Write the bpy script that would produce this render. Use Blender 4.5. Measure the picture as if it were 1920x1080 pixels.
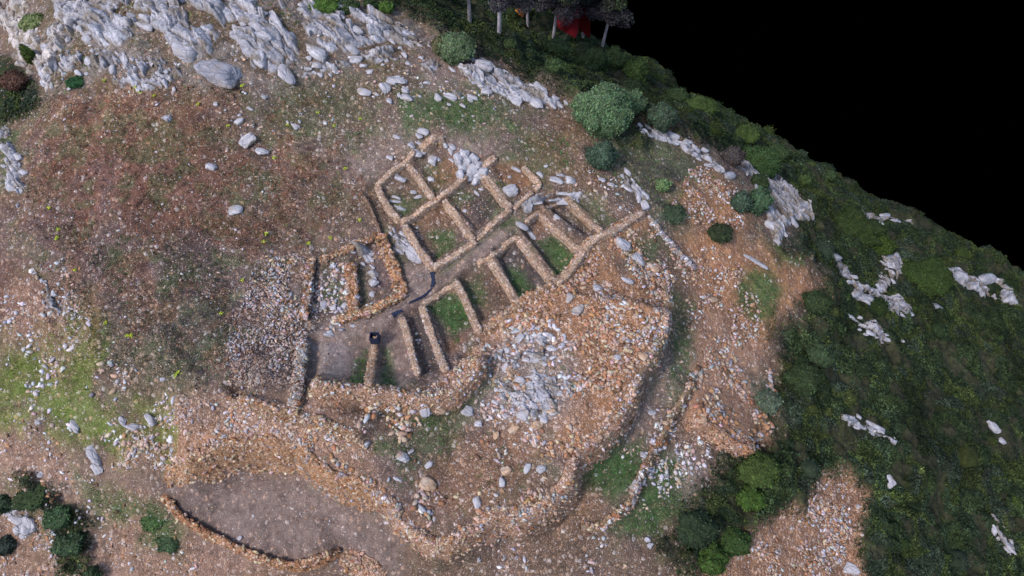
import bpy, math, numpy as np
from mathutils import Vector, Matrix
R = math.radians
rng = np.random.default_rng(7)
S = bpy.context.scene
for o in list(bpy.data.objects): bpy.data.objects.remove(o)
COL = S.collection

# ------------------------------------------------------------ camera, sky, sun, exposure
CAM_H, PITCH, VFOV = 28.0, 58.0, 45.0
FPX = 540.0 / math.tan(R(VFOV / 2))
cam = bpy.data.cameras.new('camera'); camo = bpy.data.objects.new('camera', cam); COL.objects.link(camo)
camo.location = (0, 0, CAM_H); camo.rotation_euler = (R(90 - PITCH), 0, 0)
cam.sensor_fit = 'HORIZONTAL'; cam.angle = 2 * math.atan(960 / FPX); cam.clip_end = 500; cam.clip_start = .1
S.camera = camo
S.render.resolution_x = 1024; S.render.resolution_y = 576
W_ = bpy.data.worlds.new('World'); S.world = W_; W_.use_nodes = True
nt = W_.node_tree; nt.nodes.clear()
sky = nt.nodes.new('ShaderNodeTexSky'); sky.sky_type = 'NISHITA'; sky.sun_disc = False
SUN_EL, SUN_AZ = 50.0, 232.0           # azimuth clockwise from +Y: light comes from the lower left of the picture
sky.sun_elevation = R(SUN_EL); sky.sun_rotation = R(SUN_AZ); sky.dust_density = 2.0; sky.air_density = 1.0
bg = nt.nodes.new('ShaderNodeBackground'); bg.inputs['Strength'].default_value = 0.15
wo = nt.nodes.new('ShaderNodeOutputWorld')
nt.links.new(sky.outputs[0], bg.inputs[0]); nt.links.new(bg.outputs[0], wo.inputs[0])
sl = bpy.data.lights.new('sun', 'SUN'); sl.energy = 1.75; sl.angle = R(10); sl.color = (1, .92, .88)
so = bpy.data.objects.new('sun', sl); COL.objects.link(so)
sd = Vector((math.sin(R(SUN_AZ)) * math.cos(R(SUN_EL)), math.cos(R(SUN_AZ)) * math.cos(R(SUN_EL)), math.sin(R(SUN_EL))))
so.rotation_euler = sd.to_track_quat('Z', 'Y').to_euler()
S.view_settings.view_transform = 'Standard'; S.view_settings.look = 'None'
S.view_settings.gamma = 1.0; S.view_settings.exposure = 0.52

# ------------------------------------------------------------ numpy noise
def _h(ix, iy, iz, s):
    n = (ix.astype(np.int64) * 374761393 + iy.astype(np.int64) * 668265263 + iz.astype(np.int64) * 2147483647 + s * 974634777) & 0xffffffff
    n = ((n ^ (n >> 13)) * 1274126177) & 0xffffffff
    n = ((n ^ (n >> 16)) * 2246822519) & 0xffffffff
    return ((n ^ (n >> 15)) & 0xffffff) / float(0xffffff)
def vn2(x, y, s=0):
    xf = np.floor(x); yf = np.floor(y); fx = x - xf; fy = y - yf
    fx = fx * fx * (3 - 2 * fx); fy = fy * fy * (3 - 2 * fy); z = np.zeros_like(xf)
    a = _h(xf, yf, z, s); b = _h(xf + 1, yf, z, s); c = _h(xf, yf + 1, z, s); d = _h(xf + 1, yf + 1, z, s)
    return (a * (1 - fx) + b * fx) * (1 - fy) + (c * (1 - fx) + d * fx) * fy
def fbm2(x, y, s=0, o=4):
    t = 0; a = .5; n = 0
    for i in range(o):
        t = t + a * vn2(x, y, s + i * 17); n += a; a *= .5; x = x * 2.03 + 5.1; y = y * 2.03 + 9.7
    return t / n
def vn3(p, s=0):
    f = np.floor(p); w = p - f; w = w * w * (3 - 2 * w); x, y, z = f[:, 0], f[:, 1], f[:, 2]; r = 0
    for i in (0, 1):
        for j in (0, 1):
            for k in (0, 1):
                r = r + _h(x + i, y + j, z + k, s) * (w[:, 0] if i else 1 - w[:, 0]) * (w[:, 1] if j else 1 - w[:, 1]) * (w[:, 2] if k else 1 - w[:, 2])
    return r
def fbm3(p, s=0, o=3):
    t = 0; a = .5; n = 0
    for i in range(o):
        t = t + a * vn3(p, s + i * 31); n += a; a *= .5; p = p * 2.07 + 3.3
    return t / n
def sstep(x): x = np.clip(x, 0, 1); return x * x * (3 - 2 * x)

# ------------------------------------------------------------ from the survey picture to ground metres
sp, cp = math.sin(R(PITCH)), math.cos(R(PITCH))
def rays(uv):
    uv = np.atleast_2d(np.array(uv, float)); x = (uv[:, 0] - 960) / FPX; y = -(uv[:, 1] - 540) / FPX
    return np.stack([x, y * sp + cp, y * cp - sp], 1)
def atz(u, v, z):
    d = rays([(u, v)])[0]; t = (z - CAM_H) / d[2]; return d[0] * t, d[1] * t
def ppm(P):                                   # survey pixels per metre at a world point
    dep = P[1] * cp + (CAM_H - P[2]) * sp; return FPX / dep

# height control: picture position and height
CTL = """960 540 0;700 500 .2;820 260 2;700 345 1.4;1000 330 1.2;1200 400 .3;1060 370 .8;560 480 .6;570 700 -.5;780 720 -.6;900 620 -.2;1050 600 .1;
300 350 2.6;150 250 3.2;450 250 3;600 150 3.6;300 550 1.2;100 450 1.8;0 300 2.2;-150 400 .6;0 600 .2;150 700 -.6;330 730 -.6;450 640 0;0 800 -2.2;200 860 -2.6;
300 100 5;150 60 4.6;450 60 5.2;600 30 4.6;750 80 3.8;850 110 3.2;980 150 2;1080 200 1.2;1180 262 .2;1290 290 -1;1350 330 -1.8;1440 410 -3.2;1500 470 -4.4;
300 -60 4.5;600 -60 2;100 -60 2.5;-100 0 -2;0 140 -1.5;-80 120 -4;700 -30 -1;820 20 -4.5;930 70 -4.5;1010 110 -6;1100 130 -7.5;1200 170 -8.5;1060 60 -10.2;
1400 250 -12;1330 240 -8;1450 350 -9;1600 430 -12;1560 500 -8;1700 550 -12.5;1850 560 -18;1650 650 -9.5;1800 750 -14;1920 800 -17;2100 900 -20;
1500 600 -5.8;1450 700 -5.2;1350 600 -3.4;1300 480 -1.8;1400 500 -3.4;1400 830 -5.6;1550 800 -7.6;1300 900 -4.8;1200 820 -3.6;1280 650 -2.4;1150 950 -4;
1600 1000 -9.5;1400 1050 -7;1900 1080 -16;1700 900 -11;1200 1150 -6;1600 1200 -11;960 1060 -4.4;830 900 -2.9;900 800 -2;700 820 -1.9;
600 1000 -4.2;450 950 -4;300 1000 -4.6;150 1000 -5.2;0 950 -4.8;0 1150 -7;500 1200 -6;900 1200 -6;450 800 -2.2;560 780 -1.6;640 950 -3.6;-200 700 -1;-200 1000 -6;
1105 78 -10.8;1190 115 -12;1290 180 -13.5;1430 260 -15;1570 330 -17;1700 400 -18.5;1870 490 -21;2100 610 -24;1000 0 -10"""
ctl = [tuple(map(float, c.split())) for c in CTL.replace('\n', '').split(';') if c.strip()]
cxy = np.array([atz(u, v, z) for u, v, z in ctl]); cz = np.array([c[2] for c in ctl])
def _U(r2): return r2 * np.log(r2 + 1e-9) * .5
N = len(cz); K = _U(((cxy[:, None] - cxy[None]) ** 2).sum(2)) + np.eye(N) * 6.0
A = np.zeros((N + 3, N + 3)); A[:N, :N] = K; A[:N, N] = 1; A[:N, N + 1:] = cxy; A[N, :N] = 1; A[N + 1:, :N] = cxy.T
wt = np.linalg.solve(A, np.concatenate([cz, [0, 0, 0]]))
def tps(x, y):
    out = np.full(x.shape, wt[N]) + wt[N + 1] * x + wt[N + 2] * y
    for i in range(N): out += wt[i] * _U((x - cxy[i, 0]) ** 2 + (y - cxy[i, 1]) ** 2)
    return out
FINE = .085
gx = np.concatenate([np.arange(-34, -24, .25), np.arange(-24, 20, FINE), np.arange(20, 44, .12), np.arange(44, 62, .2)])
gy = np.concatenate([np.arange(-2, 1.5, .25), np.arange(1.5, 34, FINE), np.arange(34, 54, .13), np.arange(54, 72, .2)])
GX, GY = np.meshgrid(gx, gy)
H = tps(GX, GY)
def Hs(x, y, G=None):
    G = H if G is None else G
    x = np.clip(np.asarray(x, float), gx[0], gx[-1] - 1e-6); y = np.clip(np.asarray(y, float), gy[0], gy[-1] - 1e-6)
    i = np.clip(np.searchsorted(gx, x, 'right') - 1, 0, len(gx) - 2); j = np.clip(np.searchsorted(gy, y, 'right') - 1, 0, len(gy) - 2)
    a = (x - gx[i]) / (gx[i + 1] - gx[i]); b = (y - gy[j]) / (gy[j + 1] - gy[j])
    return (G[j, i] * (1 - a) + G[j, i + 1] * a) * (1 - b) + (G[j + 1, i] * (1 - a) + G[j + 1, i + 1] * a) * b
T = np.arange(14, 95, .12)
def G3(uv, dz=0.0):                            # where the survey sight lines meet the ground
    d = rays(uv); out = np.zeros((len(d), 3))
    for k in range(len(d)):
        X = d[k, 0] * T; Y = d[k, 1] * T; Z = CAM_H + d[k, 2] * T
        g = Z - (Hs(X, Y) + dz); idx = np.nonzero(g < 0)[0]
        if len(idx) == 0: t = T[-1]
        else:
            q = idx[0]
            t = T[0] if q == 0 else T[q - 1] + (T[q] - T[q - 1]) * g[q - 1] / (g[q - 1] - g[q])
        out[k] = (d[k, 0] * t, d[k, 1] * t, CAM_H + d[k, 2] * t)
    return out
def g1(u, v, dz=0.0): return G3([(u, v)], dz)[0]
def P(s): return [tuple(map(float, q.split(','))) for q in s.split()]
def inpoly(x, y, poly):
    ins = np.zeros(x.shape, bool); n = len(poly)
    for i in range(n):
        x1, y1 = poly[i][:2]; x2, y2 = poly[(i + 1) % n][:2]
        if y1 == y2: continue
        ins ^= ((y1 > y) != (y2 > y)) & (x < (x2 - x1) * (y - y1) / (y2 - y1) + x1)
    return ins
def linedist(x, y, pts, closed=False):
    best = np.full(x.shape, 1e18); side = np.zeros(x.shape); par = np.zeros(x.shape); acc = 0
    n = len(pts); L = 0
    for i in range(n if closed else n - 1):
        a = np.array(pts[i][:2]); b = np.array(pts[(i + 1) % n][:2]); e = b - a; l = math.hypot(*e) + 1e-9
        t = np.clip(((x - a[0]) * e[0] + (y - a[1]) * e[1]) / l / l, 0, 1)
        dx = x - a[0] - t * e[0]; dy = y - a[1] - t * e[1]; d = dx * dx + dy * dy
        m = d < best; best = np.where(m, d, best); side = np.where(m, np.sign(e[0] * dy - e[1] * dx), side); par = np.where(m, acc + t * l, par)
        acc += l
    return np.sqrt(best), side, par / acc
def polymask(poly, soft, x, y, wob=0):
    """soft mask of a ground polygon, only computed near it"""
    pp = np.array([q[:2] for q in poly]); m = np.zeros(x.shape); pad = soft + abs(wob) + .3
    b = (x > pp[:, 0].min() - pad) & (x < pp[:, 0].max() + pad) & (y > pp[:, 1].min() - pad) & (y < pp[:, 1].max() + pad)
    if not b.any(): return m
    xb, yb = x[b], y[b]; d, _, _ = linedist(xb, yb, pp, True); sd_ = np.where(inpoly(xb, yb, pp), d, -d)
    if wob: sd_ = sd_ + (fbm2(xb * 1.3, yb * 1.3, 5, 4) - .5) * 2 * wob
    m[b] = sstep(sd_ / max(soft, 1e-3) * .5 + .5); return m
def pit(s, dz, soft=.18):
    global H
    poly = G3(P(s), dz); H = H + dz * polymask(poly, soft, GX, GY)
def step(s, h, soft, decay, inside=-1, ends=.08):
    """ground kept up behind a retaining wall: raised by h on one side of the line, dying out behind it"""
    global H
    ln = G3(P(s), h); pp = ln[:, :2]; pad = decay * 2.6
    b = (GX > pp[:, 0].min() - pad) & (GX < pp[:, 0].max() + pad) & (GY > pp[:, 1].min() - pad) & (GY < pp[:, 1].max() + pad)
    d, sde, par = linedist(GX[b], GY[b], pp); s_ = d * sde * inside
    tap = sstep(par / ends) * sstep((1 - par) / ends)
    H2 = H.copy(); H2[b] += h * tap * sstep(s_ / soft + 1) * np.exp(-(np.maximum(s_, 0) / decay) ** 2); H = H2
    return ln
# ---- terraces kept up by the ring walls (the line is the top edge of the wall)
OUTER = '1256,535 1254,575 1248,620 1232,660 1200,705 1185,750 1155,800 1120,830 1080,858 1072,905 1035,945 990,968 935,968 885,1000 845,1022 815,1030 785,1012 760,990 735,955 700,915 640,903 600,880 566,850 545,838 480,832 430,838 370,860 300,885'
step(OUTER, 2.0, .65, 3.6, -1, .05)
step('905,650 902,690 880,718 850,745 800,756 760,750 690,742 620,735 575,738', 1.0, .4, 1.4, -1, .06)
step('690,830 640,805 600,790 560,778 500,768 430,745', .8, .4, 1.6, -1, .1)
step('640,1030 600,1050 555,1062 490,1050 430,1020 380,1000 340,970 305,932', .5, .3, 1.8, -1, .1)
step('1300,690 1295,730 1262,780 1240,830 1205,885 1185,945 1130,995', .45, .3, 2.2, -1, .12)
step('1425,850 1370,830 1330,800 1290,790', .6, .4, 2.0, -1, .15)
# ---- excavated floors
pit('704,352 762,300 812,366 756,410', -0.27); pit('775,300 825,268 868,322 815,362', -0.22)
pit('762,415 828,375 884,447 815,492', -0.34); pit('838,368 882,332 905,330 950,385 895,442', -0.34)
pit('925,312 980,308 1005,345 960,380', -0.19); pit('660,492 712,445 752,545 668,580', -0.30)
pit('585,490 650,492 656,580 580,595', -0.22)
pit('928,478 968,445 1038,528 1000,555 975,560', -0.60); pit('978,440 1010,402 1082,470 1060,508 1046,520', -0.60)
pit('1020,392 1056,376 1120,432 1095,452', -0.66); pit('1070,368 1120,375 1165,410 1132,430', -0.30)
pit('862,525 900,492 918,488 970,566 905,605', -0.41); pit('800,570 846,536 892,612 842,665', -0.39)
pit('760,595 790,575 830,690 795,705', -0.34); pit('580,635 700,640 690,722 575,712', -0.34); pit('712,640 750,600 778,700 750,728 705,728', -0.34)
pit('812,512 960,402 975,430 905,482 800,560 745,580 700,600 690,595 757,555', -0.17)
pit('684,362 700,350 755,420 800,500 757,545 715,440', -0.24)
pit('425,722 545,725 540,762 440,745', -0.30)
# ---- the far rim of the hill, where it falls away out of sight
RIM = '900,-60,-9 1000,0,-10 1060,50,-10.5 1105,78,-10.9 1150,92,-11.5 1190,115,-12 1230,137,-12.5 1290,180,-13.5 1370,222,-14.5 1430,260,-15 1500,310,-16 1570,332,-17 1620,362,-17.5 1700,402,-18.5 1800,460,-20 1870,490,-21 1920,520,-22 2100,610,-24 2400,780,-28'
rim = [atz(*q) for q in P(RIM)]
rim = [(rim[0][0] - 60, rim[0][1] + 8)] + rim
d_, s_, _ = linedist(GX, GY, rim); sdr = d_ * s_            # + left of travel = away
sdr = sdr + (fbm2(GX * .35, GY * .35, 3, 3) - .5) * 2.2
H = H - np.where(sdr > 0, sdr * 2.4 + np.minimum(sdr, 1.5) ** 2 * .3, 0)
H0 = H.copy()
# ---- relief
FOREST = G3(P('560,-80 640,-8 720,14 780,38 825,62 845,80 885,95 905,108 960,130 1020,165 1085,200 1180,235 1290,270 1380,300 1440,320 1515,400 1462,470 1545,520 1535,570 1462,600 1448,640 1470,700 1440,760 1440,830 1370,850 1330,900 1290,960 1230,1040 1300,1085 1350,1200 2200,1300 2500,700 1600,250 1200,60 900,-120'))
mF = polymask(FOREST, 1.2, GX, GY, .8)
CLEAR = G3(P('1400,1200 1310,1080 1400,1010 1440,985 1500,960 1530,900 1585,895 1620,930 1600,990 1600,1040 1640,1200')) 
mC = polymask(CLEAR, .5, GX, GY, .4)
mF = mF * (1 - mC)
for q_ in ('40,890 110,935 165,985 190,1090 130,1100 105,1000 60,925', '1125,235 1215,240 1215,275 1160,280', '-60,110 0,105 20,115 45,145 75,170 85,190 60,215 0,235 -60,240'):
    mF = np.maximum(mF, polymask(G3(P(q_)), .6, GX, GY, .6) * .9)
H = H + (fbm2(GX * .5, GY * .5, 11, 4) - .5) * .5 + (fbm2(GX * 2.2, GY * 2.2, 12, 3) - .5) * .12 + (fbm2(GX * 7, GY * 7, 13, 2) - .5) * .05
wx = GX + (fbm2(GX * .9, GY * .9, 23, 2) - .5) * 1.2; wy = GY + (fbm2(GX * .9, GY * .9, 24, 2) - .5) * 1.2
bil = 1 - np.abs(vn2(wx * 1.1, wy * 1.1, 25) * 2 - 1); bi2 = 1 - np.abs(vn2(wx * 2.6, wy * 2.6, 26) * 2 - 1)
lump = (fbm2(GX * .4, GY * .4, 21, 3) - .5) * 1.7 + bil ** .7 * .5 + bi2 ** .7 * .24
H = H + mF * lump
mBed = polymask(G3(P('60,-60 700,-40 820,75 760,110 640,120 520,170 380,170 220,160 90,190 70,60')), .8, GX, GY, .5)
rr = np.abs(fbm2((GX * .75 + GY * .65) * .55, (GY * .75 - GX * .65) * 1.6, 31, 3) - .5)
H = H + mBed * (.2 - rr * 1.2) * .5

# ------------------------------------------------------------ materials
def mat(name): 
    m = bpy.data.materials.new(name); m.use_nodes = True; t = m.node_tree; b = t.nodes['Principled BSDF']
    b.inputs['Roughness'].default_value = .92; b.inputs['Specular IOR Level'].default_value = .15; return m, t, b
def nd(t, k, **kw):
    n = t.nodes.new(k)
    for a, b in kw.items():
        if a in ('op',): n.operation = b
        elif a.startswith('i_'): n.inputs[a[2:].replace('_', ' ')].default_value = b
        else: setattr(n, a, b)
    return n
def ramp(t, fac, stops):
    r = t.nodes.new('ShaderNodeValToRGB'); e = r.color_ramp.elements
    while len(e) > 1: e.remove(e[-1])
    e[0].position = stops[0][0]; e[0].color = (*stops[0][1], 1)
    for p_, c in stops[1:]: q = e.new(p_); q.color = (*c, 1)
    t.links.new(fac, r.inputs[0]); return r.outputs[0]
def mix(t, kind, fac, a, b):
    m = t.nodes.new('ShaderNodeMix'); m.data_type = 'RGBA'; m.blend_type = kind; m.clamp_result = False
    for s_, v in ((m.inputs[0], fac), (m.inputs[6], a), (m.inputs[7], b)):
        if hasattr(v, 'links'): t.links.new(v, s_)
        elif isinstance(v, tuple): s_.default_value = (*v, 1)
        else: s_.default_value = v
    return m.outputs[2]
def math_(t, op, a, b=None):
    m = t.nodes.new('ShaderNodeMath'); m.operation = op
    for s_, v in ((m.inputs[0], a), (m.inputs[1], b)):
        if v is None: continue
        if hasattr(v, 'links'): t.links.new(v, s_)
        else: s_.default_value = v
    return m.outputs[0]
def vcol_mat(name, nscale=9, lo=.6, hi=1.35, bump=.5, rough=.92, sss=False, bscale=None, bdist=.03):
    m, t, b = mat(name); a = nd(t, 'ShaderNodeAttribute', attribute_name='Col')
    tc = nd(t, 'ShaderNodeTexCoord'); n = nd(t, 'ShaderNodeTexNoise', i_Scale=nscale, i_Detail=6, i_Roughness=.7)
    t.links.new(tc.outputs['Object'], n.inputs['Vector'])
    g = ramp(t, n.outputs[0], [(.3, (lo,) * 3), (.7, (hi,) * 3)])
    c = mix(t, 'MULTIPLY', 1.0, a.outputs[0], g); t.links.new(c, b.inputs['Base Color']); b.inputs['Roughness'].default_value = rough
    if bump:
        n2 = nd(t, 'ShaderNodeTexNoise', i_Scale=bscale or nscale * 1.7, i_Detail=5); t.links.new(tc.outputs['Object'], n2.inputs['Vector'])
        bp = nd(t, 'ShaderNodeBump', i_Strength=bump, i_Distance=bdist); t.links.new(n2.outputs[0], bp.inputs['Height']); t.links.new(bp.outputs[0], b.inputs['Normal'])
    return m
M_STONE = vcol_mat('rubble_stone', 9, .6, 1.3, .6)
M_BED = vcol_mat('jointed_bedrock', 7, .55, 1.4, .9, bscale=9, bdist=.07)
M_LEAF = vcol_mat('foliage', 3, .55, 1.4, 0)
M_GRASS = vcol_mat('herbage', 2, .6, 1.4, 0)
def masonry(name):
    m, t, b = mat(name); a = nd(t, 'ShaderNodeAttribute', attribute_name='Col'); tc = nd(t, 'ShaderNodeTexCoord')
    n = nd(t, 'ShaderNodeTexNoise', i_Scale=6, i_Detail=3); t.links.new(tc.outputs['Object'], n.inputs[0])
    w = nd(t, 'ShaderNodeVectorMath', operation='MULTIPLY_ADD'); t.links.new(n.outputs[1], w.inputs[0]); w.inputs[1].default_value = (.1,) * 3; t.links.new(tc.outputs['Object'], w.inputs[2])
    v = nd(t, 'ShaderNodeTexVoronoi', i_Scale=7.5); t.links.new(w.outputs[0], v.inputs[0]); e = nd(t, 'ShaderNodeTexVoronoi', feature='DISTANCE_TO_EDGE', i_Scale=7.5); t.links.new(w.outputs[0], e.inputs[0])
    sx = nd(t, 'ShaderNodeSeparateColor'); t.links.new(v.outputs['Color'], sx.inputs[0])
    tone = ramp(t, sx.outputs[0], [(0, (.75, .66, .6)), (.3, (1.15, 1.08, 1.0)), (.55, (1.35, 1.2, 1.05)), (.8, (1.3, 1.35, 1.42)), (1, (1.75, 1.85, 1.95))])
    c = mix(t, 'MULTIPLY', .85, a.outputs[0], tone); c = mix(t, 'MULTIPLY', .8, c, ramp(t, e.outputs[0], [(0, (.5, .44, .4)), (.06, (1, 1, 1))]))
    n2 = nd(t, 'ShaderNodeTexNoise', i_Scale=22, i_Detail=5, i_Roughness=.75); t.links.new(tc.outputs['Object'], n2.inputs[0]); c = mix(t, 'MULTIPLY', 1.0, c, ramp(t, n2.outputs[0], [(.3, (.78,) * 3), (.7, (1.32,) * 3)]))
    t.links.new(c, b.inputs['Base Color']); h = math_(t, 'ADD', math_(t, 'MULTIPLY', math_(t, 'MINIMUM', e.outputs[0], .12), 6.0), n2.outputs[0])
    bp = nd(t, 'ShaderNodeBump', i_Strength=1.0, i_Distance=.05); t.links.new(h, bp.inputs['Height']); t.links.new(bp.outputs[0], b.inputs['Normal']); return m
M_WALL = masonry('dry_stone_masonry')
def rock_mat(name, light, dark, stain):
    m, t, b = mat(name); tc = nd(t, 'ShaderNodeTexCoord'); oi = nd(t, 'ShaderNodeObjectInfo')
    ad = nd(t, 'ShaderNodeVectorMath', operation='ADD'); t.links.new(tc.outputs['Object'], ad.inputs[0]); t.links.new(oi.outputs['Random'], ad.inputs[1])
    sc_ = nd(t, 'ShaderNodeMapping'); sc_.inputs['Scale'].default_value = (.8, 1.5, 1.3); t.links.new(ad.outputs[0], sc_.inputs[0])
    n1 = nd(t, 'ShaderNodeTexNoise', i_Scale=2.2, i_Detail=9, i_Roughness=.68); t.links.new(sc_.outputs[0], n1.inputs[0])
    n2 = nd(t, 'ShaderNodeTexNoise', i_Scale=1.1, i_Detail=5); t.links.new(ad.outputs[0], n2.inputs[0])
    n3 = nd(t, 'ShaderNodeTexNoise', i_Scale=14, i_Detail=6, i_Roughness=.75); t.links.new(ad.outputs[0], n3.inputs[0])
    vo = nd(t, 'ShaderNodeTexVoronoi', feature='DISTANCE_TO_EDGE', i_Scale=1.5); 
    w = nd(t, 'ShaderNodeVectorMath', operation='MULTIPLY_ADD'); t.links.new(n2.outputs[1], w.inputs[0]); w.inputs[1].default_value = (.5,) * 3; t.links.new(sc_.outputs[0], w.inputs[2]); t.links.new(w.outputs[0], vo.inputs[0])
    base = ramp(t, n1.outputs[0], [(.3, dark), (.52, tuple((a + c) / 2 * .95 for a, c in zip(light, dark))), (.68, light)])
    st = ramp(t, n2.outputs[0], [(.5, (0, 0, 0)), (.68, (1, 1, 1))])
    c = mix(t, 'MIX', st, base, stain)
    cr = ramp(t, vo.outputs[0], [(0, (.32, .3, .3)), (.05, (1, 1, 1))])
    c = mix(t, 'MULTIPLY', .5, c, cr); c = mix(t, 'MULTIPLY', 1.0, c, ramp(t, n3.outputs[0], [(.3, (.7,) * 3), (.7, (1.22,) * 3)]))
    t.links.new(c, b.inputs['Base Color'])
    h = math_(t, 'ADD', math_(t, 'MULTIPLY', n1.outputs[0], 1.0), math_(t, 'MULTIPLY', math_(t, 'MINIMUM', vo.outputs[0], .08), 5.0))
    bp = nd(t, 'ShaderNodeBump', i_Strength=.8, i_Distance=.05); t.links.new(h, bp.inputs['Height']); t.links.new(bp.outputs[0], b.inputs['Normal'])
    return m
M_LIME = rock_mat('pale_limestone', (.60, .595, .655), (.28, .275, .31), (.27, .235, .20))
M_GREY = rock_mat('grey_limestone', (.40, .40, .46), (.24, .24, .28), (.33, .28, .24))
M_WARM = rock_mat('warm_stone', (.62, .45, .33), (.34, .22, .14), (.44, .38, .34))
M_MOSS = rock_mat('mossy_limestone', (.52, .48, .47), (.24, .21, .21), (.10, .12, .05))

# ------------------------------------------------------------ mesh helpers
def mesh_np(name, V, F, colr=None, m=None, smooth=False):
    """V (n,3), F (k,3) or (k,4) arrays"""
    me = bpy.data.meshes.new(name); V = np.asarray(V, np.float32); F = np.asarray(F, np.int32)
    me.vertices.add(len(V)); me.vertices.foreach_set('co', V.ravel())
    k = F.shape[1]; me.loops.add(F.size); me.loops.foreach_set('vertex_index', F.ravel())
    me.polygons.add(len(F)); me.polygons.foreach_set('loop_start', np.arange(0, F.size, k, dtype=np.int32)); me.polygons.foreach_set('loop_total', np.full(len(F), k, np.int32))
    if smooth: me.polygons.foreach_set('use_smooth', np.ones(len(F), bool))
    me.update(calc_edges=True)
    if colr is not None:
        a = me.color_attributes.new('Col', 'FLOAT_COLOR', 'POINT'); c = np.ones((len(V), 4), np.float32); c[:, :3] = colr; a.data.foreach_set('color', c.ravel())
    if m: me.materials.append(m)
    return me
def link(name, me, parent=None, loc=None):
    o = bpy.data.objects.new(name, me); COL.objects.link(o)
    if loc is not None: o.location = loc
    if parent is not None: o.parent = parent
    return o
def tag(o, label=None, cat=None, group=None, kind=None):
    if label: o['label'] = label
    if cat: o['category'] = cat
    if group: o['group'] = group
    if kind: o['kind'] = kind
    return o
import bmesh
def _ico(n):
    bm = bmesh.new(); bmesh.ops.create_icosphere(bm, subdivisions=n, radius=1); bm.verts.ensure_lookup_table()
    v = np.array([q.co[:] for q in bm.verts]); f = np.array([[q.index for q in g.verts] for g in bm.faces]); bm.free(); return v, f
ICO = {n: _ico(n) for n in (1, 2, 3, 4, 5)}
def stones(pos, size, colr, lvl=1, flat=.62, elong=1.5):
    """many irregular stones as one vertex and face array"""
    n = len(pos); bv, bf = ICO[lvl]; nv = len(bv)
    var = []
    for k in range(10):
        q = bv * (1.12 + (fbm3(bv * 1.3 + k * 7.7, k, 2) - .5)[:, None] * .7)
        pl = rng.normal(0, 1, (9, 3)); pl /= np.linalg.norm(pl, axis=1)[:, None]; pd = rng.uniform(.55, .9, 9)     # broken faces
        q = q / np.maximum(1, (q @ pl.T / pd).max(1))[:, None] + rng.normal(0, .02, (nv, 3)); var.append(q)
    var = np.array(var); vi = rng.integers(0, 10, n); q = var[vi]
    e = rng.uniform(1, elong, n); s = np.stack([size * e, size / np.sqrt(e), size * flat * rng.uniform(.7, 1.2, n)], 1) * .5
    q = q * s[:, None, :]
    a = rng.uniform(0, 6.28, n); ca, sa = np.cos(a), np.sin(a); t = rng.normal(0, .28, n); ct, st = np.cos(t), np.sin(t)
    x, y, z = q[..., 0], q[..., 1], q[..., 2]
    y, z = y * ct[:, None] - z * st[:, None], y * st[:, None] + z * ct[:, None]
    x, y = x * ca[:, None] - y * sa[:, None], x * sa[:, None] + y * ca[:, None]
    V = np.stack([x, y, z], 2) + pos[:, None, :]
    F = bf[None] + (np.arange(n) * nv)[:, None, None]
    return V.reshape(-1, 3), F.reshape(-1, 3), np.repeat(colr, nv, 0)
PAL = {'w': (.53, .52, .56), 'g': (.34, .34, .38), 't': (.44, .33, .25), 'o': (.37, .20, .115), 'p': (.44, .33, .30), 'b': (.17, .10, .065), 'y': (.50, .41, .30), 'd': (.05, .045, .06)}
def palette(s, n, jit=.16):
    ch = np.array([PAL[c] for c in s]); c = ch[rng.integers(0, len(s), n)]
    return np.clip(c * (1 + rng.normal(0, jit, (n, 1))) * (1 + rng.normal(0, .05, (n, 3))), .01, .85)
def sample_poly(poly, dens, soft=0, clump=0, cs=1.0):
    pp = np.array([q[:2] for q in poly]); lo, hi = pp.min(0), pp.max(0); n = int((hi - lo).prod() * dens)
    x = rng.uniform(lo[0], hi[0], n); y = rng.uniform(lo[1], hi[1], n); k = inpoly(x, y, pp)
    if clump: k &= rng.uniform(0, 1, n) < sstep((fbm2(x * cs, y * cs, 77, 3) - .5) * clump * 2.4 + .5)
    return x[k], y[k]
class Acc:
    def __init__(s): s.v = []; s.f = []; s.c = []; s.n = 0
    def add(s, V, F, C): s.v.append(V); s.f.append(F + s.n); s.c.append(C); s.n += len(V)
    def mesh(s, name, m, smooth=False): return mesh_np(name, np.concatenate(s.v), np.concatenate(s.f), np.concatenate(s.c), m, smooth)
exec_order = None
# ------------------------------------------------------------ ground colour (what lies on it, plus shade put into the room floors)
C_ = dict(brown=(.155, .105, .08), red=(.165, .08, .062), plum=(.125, .09, .095), floor=(.085, .072, .072), path2=(.185, .14, .13), path=(.24, .185, .17), orange=(.42, .205, .10), pink=(.34, .205, .15),  # floor: dark soil, darkened further to stand in for shade in the pits
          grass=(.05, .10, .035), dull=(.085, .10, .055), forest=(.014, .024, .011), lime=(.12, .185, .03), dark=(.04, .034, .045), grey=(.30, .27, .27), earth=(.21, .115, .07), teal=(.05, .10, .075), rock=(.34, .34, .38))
col = np.empty(H.shape + (3,)); col[:] = C_['brown']
sto = np.full(H.shape, .35); 
nA = fbm2(GX * .6, GY * .6, 41, 4); nB = fbm2(GX * 2.1, GY * 2.1, 42, 4); nC = fbm2(GX * 6, GY * 6, 43, 3)
def blend(m, c): 
    global col
    col = col * (1 - m[..., None]) + np.array(c) * m[..., None]
blend(sstep((nA - .5) * 5 + .5) * .55, C_['plum']); blend(sstep((nB - .55) * 7) * .45, C_['dull'])
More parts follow.
